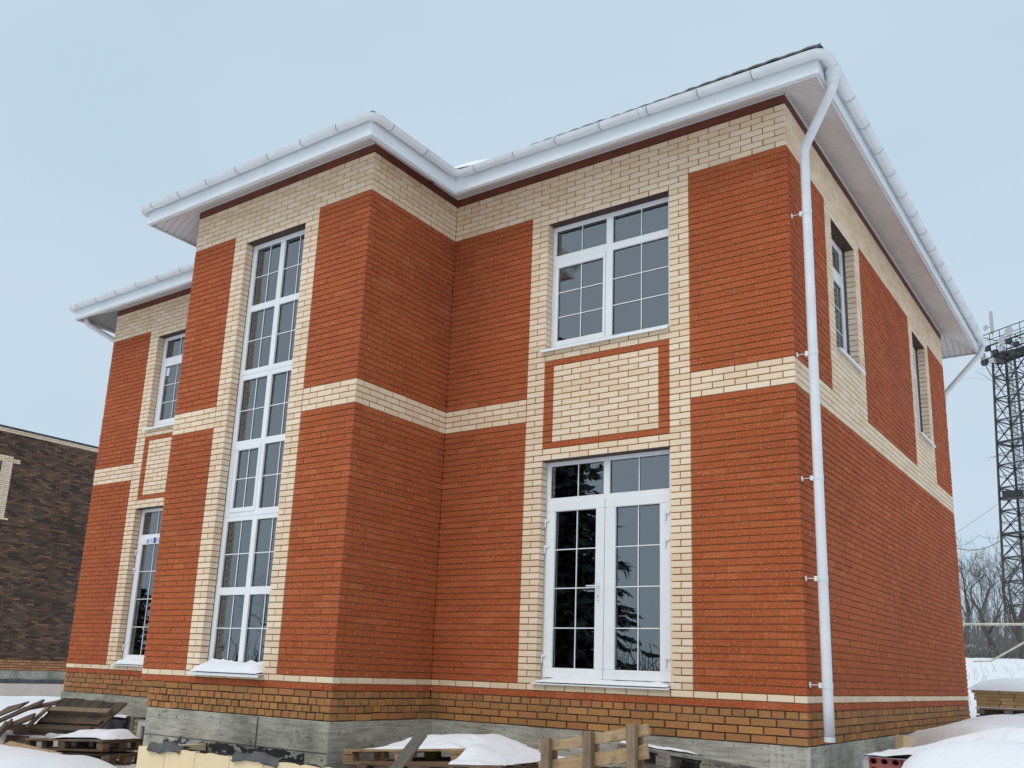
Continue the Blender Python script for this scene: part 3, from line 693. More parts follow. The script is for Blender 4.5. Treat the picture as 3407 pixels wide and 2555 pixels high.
# downpipes
def downpipe(path, zb, brackets, wallx):
    m = MB(); m.tube(path, .05, 16); o = m.build('downpipe', 'gutter', HOUSE, True)
    for z in brackets:
        x, y = path[-1][0], path[-1][1]
        m = MB(); m.tube([(wallx + .002, y, z), (wallx + .008, y, z)], .028, 14); m.build('bracket_rosette', 'pvc', o)
        m = MB(); m.tube([(wallx + .004, y, z), (x - .05, y, z - .004)], .004, 6); m.box(x - .078, x - .048, y - .018, y + .018, z - .03, z + .02); m.build('bracket_rod', 'pvc', o)
        m = MB(); m.tube([(x, y, z - .03), (x, y, z + .02)], .0535, 16, False); m.tube([(x, y, z - .033), (x, y, z - .029)], .0525, 16, False); m.build('pipe_clamp', 'gutter', o, True)
    return o
def arc3(a, b, c, r=.09, k=5):
    a, b, c = Vector(a), Vector(b), Vector(c); u = (a - b).normalized(); v = (c - b).normalized(); P, Q = b + u * r, b + v * r
    return [tuple(P.lerp(b, t).lerp(b.lerp(Q, t), t)) for t in [i / k for i in range(k + 1)]]
px, py = .17, .085
tp = (.633, -.36, 6.44); t2 = (.633, -.36, 6.28); t3 = (px, py, 5.93)
path = [tp] + arc3(tp, t2, t3, .06) + arc3(t2, t3, (px, py, 5), .08) + [(px, py, z) for z in (4, 2, 0, -.345)]
dp = downpipe(path, -.35, (.175, 1.20, 2.215, 3.55, 5.16), 0)
m = MB(); m.tube([(.633, -.36, 6.49), (.633, -.36, 6.44), (.633, -.36, 6.36), (.633, -.36, 6.30)], [.085, .078, .058, .054], 18); m.build('outlet_funnel', 'gutter', dp, True)
m = MB(); m.tube([(px, py, -.30), (px, py, -.348)], .0525, 16, False); m.build('pipe_end', 'gutter', dp, True)
# back corner and left corner pipes
m = MB(); m.tube([(.62, 9.25, 6.46), (.60, 9.22, 6.34), (.55, 9.20, 6.27), (-.05, 9.0, 5.55), (-.08, 8.95, 5.3)], .05, 12); m.build('downpipe', 'gutter', HOUSE, True)
m = MB(); m.tube([(-13.3, -.45, 6.46), (-13.28, -.35, 6.30), (-13.1, .1, 6.1), (-12.95, .42, 5.7), (-12.92, .45, 3), (-12.92, .45, -.3)], .05, 12); m.build('downpipe', 'gutter', HOUSE, True)

# roof
PIT = .52
def roof_plane(pts, name='roof_slope'):
    return MB().poly(pts, .03).build(name, 'roof', ROOF)
ze = 6.575; ov = .05
X0, X1, Y0, Y1 = -13.34 - ov, .555 + ov, -.60 - ov, 9.26 + ov
hy = (Y1 - Y0) / 2; zr_ = ze + hy * PIT; ROOF = MB()
ROOF.add([(X0, Y0, ze), (X1, Y0, ze), (X1, Y1, ze), (X0, Y1, ze), (X0 + hy, Y0 + hy, zr_), (X1 - hy, Y0 + hy, zr_)], [(0, 1, 5, 4), (1, 2, 5), (2, 3, 4, 5), (3, 0, 4)])
bx0, bx1, by = -8.67 - ov, -4.235 + ov, -2.21 - ov; hb = (bx1 - bx0) / 2; zb = ze + hb * PIT; xm = (bx0 + bx1) / 2
ROOF.add([(bx0, by, ze), (bx1, by, ze), (xm, by + hb, zb), (xm, Y0 + hb + .0, zb), (bx1, Y0, ze), (bx0, Y0, ze)], [(0, 1, 2), (1, 4, 3, 2), (5, 0, 2, 3)])
ROOF = ROOF.build('roof', 'roof', HOUSE)
def wavy_edge(a, b, amp=.014, h0=.5, h1=.5):
    """profiled sheet edge above the gutter"""
    a, b = Vector(a), Vector(b); L = (b - a).length; d = (b - a).normalized(); n = Vector((-d.y, d.x, 0)); m = MB(); k = int(L / .035)
    P, Q, T = [], [], []
    for i in range(k + 1):
        s = L * i / k; wv = amp * (abs(math.sin(s * math.pi / .19)) ** .7); step = .008 * ((int(s / 1.1)) % 2)
        p = a + d * s; P.append(p + Vector((0, 0, wv + step - .012))); Q.append(a + d * max(h0, min(L - h1, s)) + n * .5 + Vector((0, 0, wv + step + .5 * PIT - .012))); T.append(p + Vector((0, 0, wv + step + .012)))
    n1 = k + 1; V = P + T + [q + Vector((0, 0, .024)) for q in Q]
    m.add(V, [(i, i + 1, n1 + i + 1, n1 + i) for i in range(k)] + [(n1 + i, n1 + i + 1, 2 * n1 + i + 1, 2 * n1 + i) for i in range(k)])
    return m.build('profiled_edge', 'roof', ROOF)
wavy_edge((bx1, Y0, ze + .012), (X1, Y0, ze + .038), h0=-.5); wavy_edge((bx0, by, ze - .012), (bx1, by, ze - .012)); wavy_edge((X0, Y0, ze + .008), (bx0, Y0, ze + .008), h1=-.5); wavy_edge((X1, Y0, ze), (X1, Y1, ze - .02)); wavy_edge((bx1, by, ze - .012), (bx1, Y0, ze), h1=-.5)
for a, b in (((X1, Y0, ze), (X1 - hy, Y0 + hy, zr_)), ((bx1, by, ze - .02), (xm, by + hb, zb)), ((bx0, by, ze), (xm, by + hb, zb)), ((X0, Y0, ze), (X0 + hy, Y0 + hy, zr_))):
    A, B = Vector(a), Vector(b); m = MB(); m.tube([A + (B - A) * .004 + Vector((0, 0, -.012)), A + (B - A) * .03 + Vector((0, 0, .02 if a[0] > 0 else 0)), B + Vector((0, 0, .01))], [.045, .065, .065], 10); m.build('hip_cap', 'roof', ROOF, True)
# snow lying on the roof, up from the edge
sn = MB()
def snow_slope(P, th=.10):
    n_ = len(P); c = sum((Vector(p) for p in P), Vector()) / n_
    I = [Vector(p) + (c - Vector(p)).normalized() * .22 for p in P]
    sn.add([Vector(p) + Vector((0, 0, .034)) for p in P] + [p + Vector((0, 0, th)) for p in I], [tuple(range(n_, 2 * n_))] + [(i, (i + 1) % n_, n_ + (i + 1) % n_, n_ + i) for i in range(n_)])
def upz(x, y, d): return (x, y, ze + d * PIT)
snow_slope([upz(bx1 + .55, Y0 + .30, .30), upz(X1 - .7, Y0 + .4, .4), (X1 - hy, Y0 + hy - .1, zr_ - .05), (xm + 1, Y0 + hy - .1, zr_ - .05), upz(xm + .6, Y0 + hb + .3, hb + .3)], .16)
snow_slope([upz(bx1 - .25, by + .5, .25), upz(bx1 - .22, Y0 + .1, .22), (xm + .1, Y0 + hb, zb - .04), (xm + .1, by + hb, zb - .04)], .22)
snow_slope([upz(bx0 + .8, by + .4, .4), upz(bx1 - .8, by + .4, .4), (xm, by + hb - .15, zb - .08)])
snow_slope([upz(X0 + .7, Y0 + .4, .4), upz(bx0 - .3, Y0 + .4, .4), (xm - 1, Y0 + hy - .2, zr_ - .1), (X0 + hy, Y0 + hy - .2, zr_ - .1)])
so = sn.build('roof_snow', 'snow', None, True); tag(so, 'white snow lying on the dark house roof above the gutters', 'snow', kind='stuff')
def roof_z(x, y): return max(ze + (y - Y0) * PIT, ze + min(bx1 - x, x - bx0) * PIT if y < Y0 + hb else -9) + .03

# ------------------------------------------------------------------ neighbouring house
NB = thing('neighbour_house', 'dark brown brick house with cream trim seen past the left corner', 'house', (0, 0, 0))
NX = -30.0; ny0, ny1 = 3.0, 13.0
nreg = [(0, 99, 0, 10, 'brown'), (104, 105, 0, 10, 'cream'), (63, 92, 0, 3.80, 'cream'), (90, 91, 0, 4.05, 'cream'), (63, 63, 0, 3.95, 'cream'), (42, 43, 0, 3.8, 'cream')]
nreg[0] = (0, 103, 0, 10, 'brown')
nho = [(64, 89, 1.6, 3.42), (102, 102, 20, 21)]
brick_wall(NB, (NX, ny0), (0, 1), (1, 0), 10, (0, 106), nreg, nho, lambda r: .13 * (r % 2), lambda r: 0, lambda r: 0, {})
for k in range(4):
    z1 = -.012 - .088 * k; s = .07 * (k % 2)
    while s < 9.8:
        pt = .135 if k % 3 == 0 else .265; put('orange', NB, (NX, ny0), (0, 1), (1, 0), s, s + pt, z1 - .07, z1); s += pt
m = MB(); m.box(NX - 9, NX - .011, ny0, ny0 + 1.6, -.36, 7.94); m.box(NX - 9, NX - .011, ny0 + 3.42, ny1, -.36, 7.94); m.box(NX - 9, NX - .0112, ny0 + 1.6, ny0 + 3.42, -.36, 64 * ROW); m.box(NX - 9, NX - .0112, ny0 + 1.6, ny0 + 3.42, 90 * ROW, 7.94); m.build('wall', 'mortar_dark', NB)
m = MB(); m.box(NX - 9, NX + .02, ny0, ny1, -.66, -.362); m.build('foundation', 'concrete', NB)
m = MB(); m.box(NX - 9, NX + .06, ny0, ny1, -.80, -.655); m.build('membrane_strip', 'membrane', NB)
m = MB(); m.box(NX - 9, NX + .10, ny0, ny1, -2.2, -.80); m.build('foam_plinth', 'foamp', NB)
m = MB(); m.box(NX - 9.2, NX + .05, ny0 - .2, ny1 + .2, 7.95, 8.0); m.build('roof', 'roof', NB)
fN = frame_fn((NX, ny0), (0, 1), (1, 0))
m = MB(); ring(m, fN, 1.58, 3.44, 64 * ROW, 90 * ROW, 1.66, 3.36, 4.88, 6.67, .12, .19); m.box(2.48, 2.56, .121, .19, 4.88, 6.67, fN); m.box(1.66, 3.36, .122, .19, 5.9, 5.97, fN); nw = m.build('window', 'pvc', NB)
pane(nw, fN, 1.66, 3.36, 4.88, 6.67, .16, seal=False)
m = MB(); m.box(1.5, 3.5, -.05, .13, 64 * ROW - .03, 64 * ROW - .004, fN); m.build('sill', 'fascia', nw)
lay_bricks()

# ------------------------------------------------------------------ timber on the site
def plank(parent, a, b, wd, th, nrm=(0, 0, 1), mat='wood', name='plank', rough=.004, label=None):
    a, b = Vector(a), Vector(b); X = (b - a); L = X.length; X.normalize(); Z = Vector(nrm); Z = (Z - X * Z.dot(X)).normalized(); Y = Z.cross(X)
    m = MB(); k = max(3, int(L / .12)); rng = random.Random(int(abs(a.x * 971 + b.z * 613 + b.x * 331) * 100)); V = []; c = min(.004, th * .2)
    e = [rng.uniform(-1, 1) * rough for _ in range(4 * (k + 1))]
    for i in range(k + 1):
        x = -L / 2 + L * i / k
        for q, (sy, sz) in enumerate(((-1, -1), (1, -1), (1, 1), (-1, 1))): V.append((x + (rng.uniform(-.008, .008) if i in (0, k) else 0), sy * (wd / 2 + e[i * 4 + q]), sz * (th / 2 + e[i * 4 + q] * .25)))
    F = [(i * 4 + q, i * 4 + (q + 1) % 4, (i + 1) * 4 + (q + 1) % 4, (i + 1) * 4 + q) for i in range(k) for q in range(4)] + [(3, 2, 1, 0), (k * 4, k * 4 + 1, k * 4 + 2, k * 4 + 3)]
    m.add(V, F); o = m.build(name, mat, parent); C = (a + b) / 2
    o.matrix_local = Matrix(((X.x, Y.x, Z.x, C.x), (X.y, Y.y, Z.y, C.y), (X.z, Y.z, Z.z, C.z), (0, 0, 0, 1))); return o
def pallet(label, O, ux, uy, Lx, Ly, mat, nd=6, name='wooden_pallet', h=.15, bw=.11, bottom=True):
    """flat pallet: O = corner under the deck, ux along the deck boards, uy across"""
    t = thing(name, label, 'pallet', O, 'wooden pallets left on the building site'); ux = Vector(ux).normalized(); uy = Vector(uy); uy = (uy - ux * uy.dot(ux)).normalized(); n = ux.cross(uy)
    P = lambda u, v, w_: ux * u + uy * v + n * w_
    for i in range(nd):
        v = bw / 2 + (Ly - bw) * i / (nd - 1); plank(t, P(random.uniform(-.01, .01), v, h - .012), P(Lx + random.uniform(-.01, .01), v, h - .012), bw * random.uniform(.9, 1.05), .022, n, mat, 'deck_board')
    for u in (.07, Lx / 2, Lx - .07):
        plank(t, P(u, 0, h - .035), P(u, Ly, h - .035), .13, .022, n, mat, 'cross_board')
        for v in (.055, Ly / 2, Ly - .055):
            plank(t, P(u - .075, v, h - .085), P(u + .075, v, h - .085), .10, .076, n, mat, 'block')
    if bottom:
        for v in (.055, Ly / 2, Ly - .055): plank(t, P(0, v, .012), P(Lx, v, .012), .10, .022, n, mat, 'bottom_board')
    return t
def blob(name, label, x0, x1, y0, y1, zt, zb, cat='snow', step=.025, smooth=True):
    """a lump of snow: zt(x,y) top, zb(x,y) underside; only where it has thickness"""
    nx_, ny_ = int((x1 - x0) / step) + 1, int((y1 - y0) / step) + 1; idx = {}; m = MB(); T = {}
    for j in range(ny_ + 1):
        for i in range(nx_ + 1):
            x, y = x0 + (x1 - x0) * i / nx_, y0 + (y1 - y0) * j / ny_; a, b = zt(x, y), zb(x, y)
            T[i, j] = (x, y, max(a, b), b, a > b + .004)
    def vid(i, j, top):
        k = (i, j, top)
        if k not in idx: idx[k] = len(m.v); q = T[i, j]; m.v.append((q[0], q[1], q[2] if top else q[3]))
        return idx[k]
    for j in range(ny_):
        for i in range(nx_):
            c = [(i, j), (i + 1, j), (i + 1, j + 1), (i, j + 1)]
            if any(T[q][4] for q in c):
                m.f.append(tuple(vid(*q, 1) for q in c)); m.f.append(tuple(vid(*q, 0) for q in reversed(c)))
    o = m.build(name, 'snow', None, smooth, False); return tag(o, label, cat, 'snow lying on timber and stacks')
G_ = 'wooden pallets left on the building site'
# left: a pallet tipped up on its edge, a broken one and a flat one under snow
t = thing('wooden_pallet', 'weathered pallet, shaded dark, tipped up against the left foundation', 'pallet', (-11.2, -1.0, -1.0), G_)
O = t.location
q = lambda p: tuple(Vector(p) - O)
BL, BR, TL, TR = Vector((-12.0, -1.0, -.95)), Vector((-10.32, -1.0, -.885)), Vector((-12.0, -.52, -.47)), Vector((-10.30, -.52, -.435))
nn = ((BR - BL).cross(TL - BL)).normalized(); nn = nn if nn.y < 0 else -nn
for f, wd in ((.04, .09), (.60, .085)): plank(t, q(BL.lerp(TL, f)), q(BR.lerp(TR, f)), wd, .075, nn, 'wood_mid' if f > .3 else 'wood_dark', 'rail')
plank(t, q(BL + nn * .045), q(BL.lerp(TL, .66) + nn * .045), .10, .03, nn, 'wood_mid', 'rail')
for k in range(6):
    a, b = BL.lerp(BR, .05 + k * .18), TL.lerp(TR, .05 + k * .18); d = (b - a); plank(t, q(a - nn * .05 - d * .02), q(b - nn * .05 + d * random.uniform(-.03, .05)), .30 if k % 2 else .285, .022, nn, 'wood_dark', 'deck_board')
plank(t, q(BL.lerp(TL, .3) - nn * .02), q(BR.lerp(TR, .3) - nn * .02), .09, .03, nn, 'wood_old', 'cross_board')
t = thing('broken_pallet', 'broken pallet boards jumbled at the far left beside the tipped pallet', 'pallet', (-12.1, -1.3, -1.2), G_); O = t.location
for a, b, wd, th, n_ in (((-12.75, -1.2, -.80), (-12.05, -1.15, -.60), .16, .022, (0, -.6, .8)), ((-12.9, -1.35, -1.02), (-11.55, -1.1, -.52), .12, .03, (.2, -.6, .8)), ((-12.35, -1.0, -.68), (-11.15, -1.05, -.50), .12, .03, (0, -.5, .85)), ((-12.4, -1.25, -.98), (-11.45, -1.25, -.72), .10, .035, (0, -.8, .5)),
                         ((-12.45, -1.45, -1.25), (-11.98, -1.3, -.84), .15, .03, (-.3, -.9, .2)), ((-12.22, -1.5, -1.28), (-11.86, -1.42, -.84), .06, .07, (0, -1, 0)), ((-12.9, -1.0, -.72), (-12.25, -1.0, -.60), .2, .022, (0, -.5, .8)), ((-12.8, -.9, -1.0), (-11.6, -.9, -.95), .18, .03, (0, -.7, .6)), ((-12.7, -1.1, -1.15), (-11.7, -1.2, -1.10), .16, .03, (0, -.7, .6))):
    plank(t, q(a), q(b), wd, th, n_, 'wood_old', 'board')
pl = pallet('brown pallet lying flat under snow at the left basement window', (-11.05, -1.55, -1.16), (2.2, -.05, .125), (.02, 1, .0), 2.05, .62, 'wood_old', 5)
pallet('lower pallet beneath the flat snowy one at the left basement window', (-10.55, -1.50, -1.30), (2.2, -.05, .10), (.02, 1, .0), 1.65, .58, 'wood_old', 4)
plank(pl, (-.35, -.08, .055), (1.15, -.12, .0), .12, .03, (0, -.4, .9), 'wood', 'loose_board')
def zp3(x, y): return -1.015 + .061 * (x + 11.05)
blob('snow_pile', 'smooth snow on the flat pallet by the left basement window', -10.95, -8.98, -1.53, -.92, lambda x, y: zp3(x, y) - .02 + .135 * sst(-10.95, -10.0, x) * sst(-8.95, -9.35, x) * (.35 + .65 * sst(-1.53, -1.25, y)) * sst(-.92, -1.05, y) + .025 * fbm(x, y, 3) * sst(-1.53, -1.3, y), zp3)
# black sheet leaning on the left foundation
m = MB(); k = 26
V = [(-12.25 + 1.38 * i / k, -.05 - .10 * jn / 8 + .02 * fbm(i * .3, jn * .4, 1, 2), -.735 - .75 * jn / 8 + .012 * fbm(i * .4, 0, 1, 6) * (jn == 0)) for jn in range(9) for i in range(k + 1)]
m.add(V, [(jn * (k + 1) + i, jn * (k + 1) + i + 1, (jn + 1) * (k + 1) + i + 1, (jn + 1) * (k + 1) + i) for jn in range(8) for i in range(k)])
o = m.build('waterproof_sheet', 'sheet', None, True); o.modifiers.new('thickness', 'SOLIDIFY').thickness = .006; tag(o, 'shiny black waterproofing sheet hanging on the left concrete foundation', 'sheet')
blob('snow_ridge', 'thin line of snow along the top of the black sheet', -11.9, -10.85, -.10, .0, lambda x, y: -.733 + .03 * sst(-.1, -.06, y) + .012 * fbm(x, y, 6), lambda x, y: -.735, step=.012)
# foam-clad pit wall before the bay
t = thing('foam_wall', 'pale yellow foam boards cladding the low pit wall before the bay', 'wall', (-6.72, -2.6, -1.6)); O = t.location
m = MB(); m.box(.02, 3.45, .06, .25, -.6, .80); m.build('core', 'concrete', t)
xs = [-6.72, -6.225, -5.704, -5.144, -4.618, -4.09, -3.24]
for a, b in zip(xs[:-1], xs[1:]):
    m = MB(); n_ = 8; ra = random.Random(int(a * 100)); tops = [.845 + ra.uniform(-.010, .008) for _ in range(n_ + 1)]
    V = []
    for y in (0, .058):
        for i in range(n_ + 1): x = (a - O.x + .004) + (b - a - .008) * i / n_; V += [(x, y, -.6), (x, y, tops[i] + (ra.uniform(-.004, .004)))]
    F = []; k2 = 2 * (n_ + 1)
    for i in range(n_): F += [(2 * i, 2 * i + 2, 2 * i + 3, 2 * i + 1), (k2 + 2 * i, k2 + 2 * i + 1, k2 + 2 * i + 3, k2 + 2 * i + 2), (2 * i + 1, 2 * i + 3, k2 + 2 * i + 3, k2 + 2 * i + 1)]
    F += [(0, 1, k2 + 1, k2), (k2 - 2, 2 * k2 - 2, 2 * k2 - 1, k2 - 1)]
    m.add(V, F); m.build('foam_board', 'foam', t)
m = MB(); m.box(.0, .06, .06, 1.0, -.6, .83); m.build('foam_board', 'foam', t)
# torn membrane flaps hanging over the foam
def flap(label, pts, drop):
    m = MB(); k = 24; V = []
    A, B = Vector(pts[0]), Vector(pts[1])
    for jn in range(9):
        v = jn / 8
        for i in range(k + 1):
            u = i / k; p = A.lerp(B, u); dr = drop * (.55 + .45 * math.sin(u * 7 + pts[0][0]) * .6 + .25 * fbm(u * 3, 1, 1, pts[0][0]))
            V.append((p.x + .02 * fbm(u * 5, v, 1, 3), p.y - .16 * min(1, v * 1.8) + .02 * fbm(u * 4, v * 3, 1, 8), p.z + .035 * math.sin(min(1, v * 1.6) * math.pi) * (1 + fbm(u * 3, 0, 1, 4)) - dr * max(0, v - .45) / .55 + .012 * fbm(u * 6, v * 4, 1, 1)))
    m.add(V, [(jn * (k + 1) + i, jn * (k + 1) + i + 1, (jn + 1) * (k + 1) + i + 1, (jn + 1) * (k + 1) + i) for jn in range(8) for i in range(k)])
    o = m.build('membrane_flap', 'membrane', None, True); o.modifiers.new('thickness', 'SOLIDIFY').thickness = .005; tag(o, label, 'membrane', 'torn membrane along the pit wall')
flap('torn grey membrane flap at the left end of the foam wall', ((-6.52, -2.47, -.74), (-5.95, -2.46, -.745)), .09)
flap('torn grey membrane flap over the middle of the foam wall', ((-5.08, -2.47, -.735), (-4.40, -2.46, -.745)), .075)
m = MB(); k = 40
V = [(-6.5 + 2.25 * i / k, -2.42 + .72 * jn / 5 + .02 * fbm(i * .5, jn, 1, 5), -.76 - .08 * math.sin(jn / 5 * math.pi) - .16 * (jn > 0) + .03 * fbm(i * .35, jn * .6, 1, 12)) for jn in range(6) for i in range(k + 1)]
m.add(V, [(jn * (k + 1) + i, jn * (k + 1) + i + 1, (jn + 1) * (k + 1) + i + 1, (jn + 1) * (k + 1) + i) for jn in range(5) for i in range(k)])
o = m.build('membrane_strip', 'sheet', None, True); o.modifiers.new('thickness', 'SOLIDIFY').thickness = .005; tag(o, 'crumpled black membrane lying between bay and foam wall', 'membrane', 'torn membrane along the pit wall')
# middle: two stacked pallets in the inner corner, a leaning plank
pallet('weathered pallet on top of the snowy stack in the inner corner', (-4.50, -1.62, -.83), (1.62, 0, .125), (0, 1, 0), 1.62, 1.05, 'wood', 5)
pallet('lower pallet of the snowy stack, its dark deck board jutting right', (-4.00, -1.92, -.91), (1.8, 0, .12), (0, 1, 0), 1.80, 1.15, 'wood_old', 6)
pallet('bottom pallet of the stack, half hidden behind the foam wall', (-3.95, -1.90, -1.08), (1.75, 0, .10), (0, 1, 0), 1.72, 1.1, 'wood_old', 5)
def zst(x, y):
    a = -.685 + .077 * (x + 4.5); b = -.765 + .066 * (x + 4.0)
    return a + .004 if x < -2.86 and y > -1.62 else b + .004
def snow4(x, y):
    r = .05 * fbm(x, y, 2.0, 3) + .025 * fbm(x, y, 6, 6)
    f = sst(-3.15, -2.50, x); bs = (-.680 + .077 * (x + 4.5)) * (1 - f) + (-.755 + .066 * (x + 4.0)) * f
    yf = -1.56 if x < -2.86 else -1.86
    if x >= -2.86: bs = (-.757 + .066 * (x + 4.0)) + (bs + .757 - .066 * (x + 4.0)) * sst(-1.84, -1.5, y)
    wx = sst(-4.42, -3.65, x + r) * sst(-2.20, -2.62, x + r * 1.5); wy = sst(yf - .02, yf + .38, y + r) * sst(-.55, -.80, y)
    if x + r > -2.22 or y < yf - (r * .5 if x >= -2.86 else 0): return -9
    return bs + (.12 - .04 * f) * wx * (.22 + .78 * wy) + r * .25 * wx
blob('snow_pile', 'thick snow slumping off the stacked pallets in the inner corner', -4.45, -2.2, -1.95, -.55, snow4, zst, step=.018)
o = plank(None, (-2.80, -2.35, -.38), (-3.40, -2.45, -1.15), .10, .035, (.3, -1, 0), 'wood_grey', 'loose_plank'); tag(o, 'grey plank leaning upright across the snowy pallet stack', 'plank')
# pallet standing on edge, pale new wood
t = thing('wooden_pallet', 'pale pallet standing on edge below the french door', 'pallet', (-1.5, -1.6, -1.45), G_); O = t.location
for (xa, za, xb, zb_, wd) in ((-2.02, -.488, -.905, -.256, .088), (-2.02, -.665, -.905, -.435, .115), (-2.02, -.86, -.905, -.63, .10), (-2.02, -1.08, -.905, -.85, .10)):
    plank(t, q((xa, -1.575, za)), q((xb, -1.565, zb_)), wd, .03, (0, -1, .05), 'wood', 'deck_board', .007)
for x, z in ((-1.93, -.392), (-1.49, -.300), (-1.05, -.218)): plank(t, q((x + .02, -1.63, z)), q((x + .06, -1.66, -1.45)), .08, .07, (.05, -1, .1), 'wood_mid', 'rail', .005)
for x, z in ((-1.93, -.44), (-1.49, -.35), (-1.05, -.26)): plank(t, q((x + .02, -1.52, z - .05)), q((x + .06, -1.50, -1.4)), .09, .03, (0, 1, 0), 'wood', 'back_rail')
# weathered pallets to its right
p6 = pallet('grey weathered pallet slumped beside the upright pale pallet', (-1.35, -1.35, -.56), (1, -.12, -.055), (.1, 1, -.13), 1.02, .9, 'wood_grey', 6)
pallet('lower grey pallet under the slumped one, near the house corner', (-1.45, -1.45, -.76), (1, -.08, -.03), (.05, 1, -.06), 1.05, .9, 'wood_old', 5)
pallet('bottom grey pallet of the slumped heap near the house corner', (-1.4, -1.4, -.93), (1, -.06, .0), (.02, 1, .02), 1.1, .9, 'wood_old', 5)
blob('snow_pile', 'thin snow on the slumped grey pallet', -1.3, -.62, -1.36, -1.0, lambda x, y: -.398 - .055 * (x + 1.3) - .13 * (y + 1.35) + .022 * sst(-1.36, -1.28, y + .03 * fbm(x, 0, 5)) * sst(-.62, -.75, x) * sst(-1.0, -1.08, y) + .008 * fbm(x, y, 6), lambda x, y: -.402 - .055 * (x + 1.3) - .13 * (y + 1.35), step=.015)
# right: red hollow blocks in film under snow
def hollow_block(parent, x0, x1, z0, z1, y, dep=.25):
    m = MB(); nxh, nzh = 3, 2; cw, chh = (x1 - x0) / nxh, (z1 - z0) / nzh
    for i in range(nxh):
        for jn in range(nzh):
            cx, cz = x0 + cw * (i + .5), z0 + chh * (jn + .5); S = []; I = []; B = []
            for k in range(8):
                a = k * math.pi / 4; ca, sa_ = math.cos(a), math.sin(a); f = 1 / max(abs(ca), abs(sa_)); S.append((cx + cw / 2 * ca * f, y, cz + chh / 2 * sa_ * f)); I.append((cx + cw * .34 * ca, y, cz + chh * .33 * sa_)); B.append((cx + cw * .34 * ca, y + .12, cz + chh * .33 * sa_))
            m.add(S + I + B, [(k, (k + 1) % 8, 8 + (k + 1) % 8, 8 + k) for k in range(8)] + [(8 + k, 8 + (k + 1) % 8, 16 + (k + 1) % 8, 16 + k) for k in range(8)] + [tuple(range(16, 24))])
    m.add([(x0, y, z0), (x1, y, z0), (x1, y, z1), (x0, y, z1), (x0, y + dep, z0), (x1, y + dep, z0), (x1, y + dep, z1), (x0, y + dep, z1)], [(0, 4, 5, 1), (1, 5, 6, 2), (2, 6, 7, 3), (3, 7, 4, 0)])
    return m.build('hollow_block', 'clay', parent, False, False)
t = thing('brick_pallet', 'red hollow clay blocks wrapped in film beneath the snow heap', 'brick stack', (.78, -1.0, -1.46)); 
for r in range(7):
    for c in range(4):
        hollow_block(t, .012 + c * .262, .012 + c * .262 + .254, .10 + r * .142, .10 + r * .142 + .136, .0)
m = MB(); m.box(.0, 1.06, .26, 1.0, .10, 1.085); m.build('block_core', 'clay', t)
m = MB(); k = 14
V = [(x + .015 * fbm(z * 4, x, 1, 2), y - .02 + .012 * fbm(z * 5, x * 3, 1, 7), .05 + z) for z in [1.05 * i / k for i in range(k + 1)] for x, y in ((-.03, .9), (-.035, .5), (-.035, .1), (-.03, .04), (-.025, .0), (-.015, -.012), (.03, -.014))]
m.add(V, [(i * 7 + c, i * 7 + c + 1, (i + 1) * 7 + c + 1, (i + 1) * 7 + c) for i in range(k) for c in range(6)]); m.build('wrapping_film', 'film', t, True)
def zp7(x, y): return -.372
blob('snow_pile', 'deep snow piled on the film wrapped red blocks', .72, 2.0, -1.06, .3, lambda x, y: -.380 + .02 * fbm(x, y, 3, 4) + .26 * sst(.72, 1.9, x) * (.3 + .7 * sst(-1.06, -.5, y + .12 * fbm(x, 0, 3))) * sst(.3, 0, y) + .02 * sst(.74, .80, x), zp7, step=.025)
# foam offcut poking out of the snow by the right wall
m = MB(); m.add([(.26, 2.5, -.70), (.46, 2.8, -.70), (.49, 2.82, -.41), (.30, 2.48, -.352), (.16, 2.57, -.70), (.36, 2.87, -.70), (.39, 2.89, -.41), (.20, 2.55, -.352)], [(0, 1, 2, 3), (4, 7, 6, 5), (3, 2, 6, 7), (0, 3, 7, 4), (1, 5, 6, 2)])
o = m.build('foam_offcut', 'foam'); tag(o, 'cream foam offcut poking out of snow beside the right wall', 'foam block')
# tan bricks on a pallet behind the house
t = thing('brick_pallet', 'pallet of tan bricks with a snow top behind the house', 'brick stack', (-.50, 12.0, -.48))
for r in range(5):
    for c in range(5):
        for dd in range(2):
            m = MB(); x = c * .258 + .03 * (r % 2) + random.uniform(-.006, .006) + .02 * (5 - r) * (c == 0); m.box(x, x + .25, dd * .13 + random.uniform(-.006, .006), dd * .13 + .12, .32 + r * .068, .32 + r * .068 + .064, None, .004); m.build('brick', 'tan', t)
m = MB(); m.box(.06, 1.28, .26, 1.0, .32, .655); m.build('brick_core', 'tan', t)
for z in (.30, .15, .13): plank(t, (.08, .05, z), (1.3, .05, z), .10, .026, (0, 0, 1), 'wood_grey', 'deck_board')
for x in (.16, .66, 1.2): plank(t, (x - .07, .06, .235), (x + .07, .06, .235), .1, .09, (0, 0, 1), 'wood_grey', 'block')
plank(t, (.08, .05, .09), (1.3, .05, .09), .03, .10, (0, 0, 1), 'wood_grey', 'rail'); plank(t, (.08, .05, .0), (1.3, .05, .0), .03, .12, (0, 0, 1), 'wood_grey', 'rail')
m = MB(); m.box(.12, 1.25, .15, .95, -.4, .30); m.build('load_under', 'wood_old', t)
blob('snow_pile', 'rounded snow on the pallet of tan bricks', -.56, .9, 11.92, 13.1, lambda x, y: .176 + .27 * math.sqrt(max(0, 1 - ((x - .25) / .80) ** 2)) * math.sqrt(max(0, 1 - ((y - 12.55) / .62) ** 2)) - .012, lambda x, y: .172, step=.04)
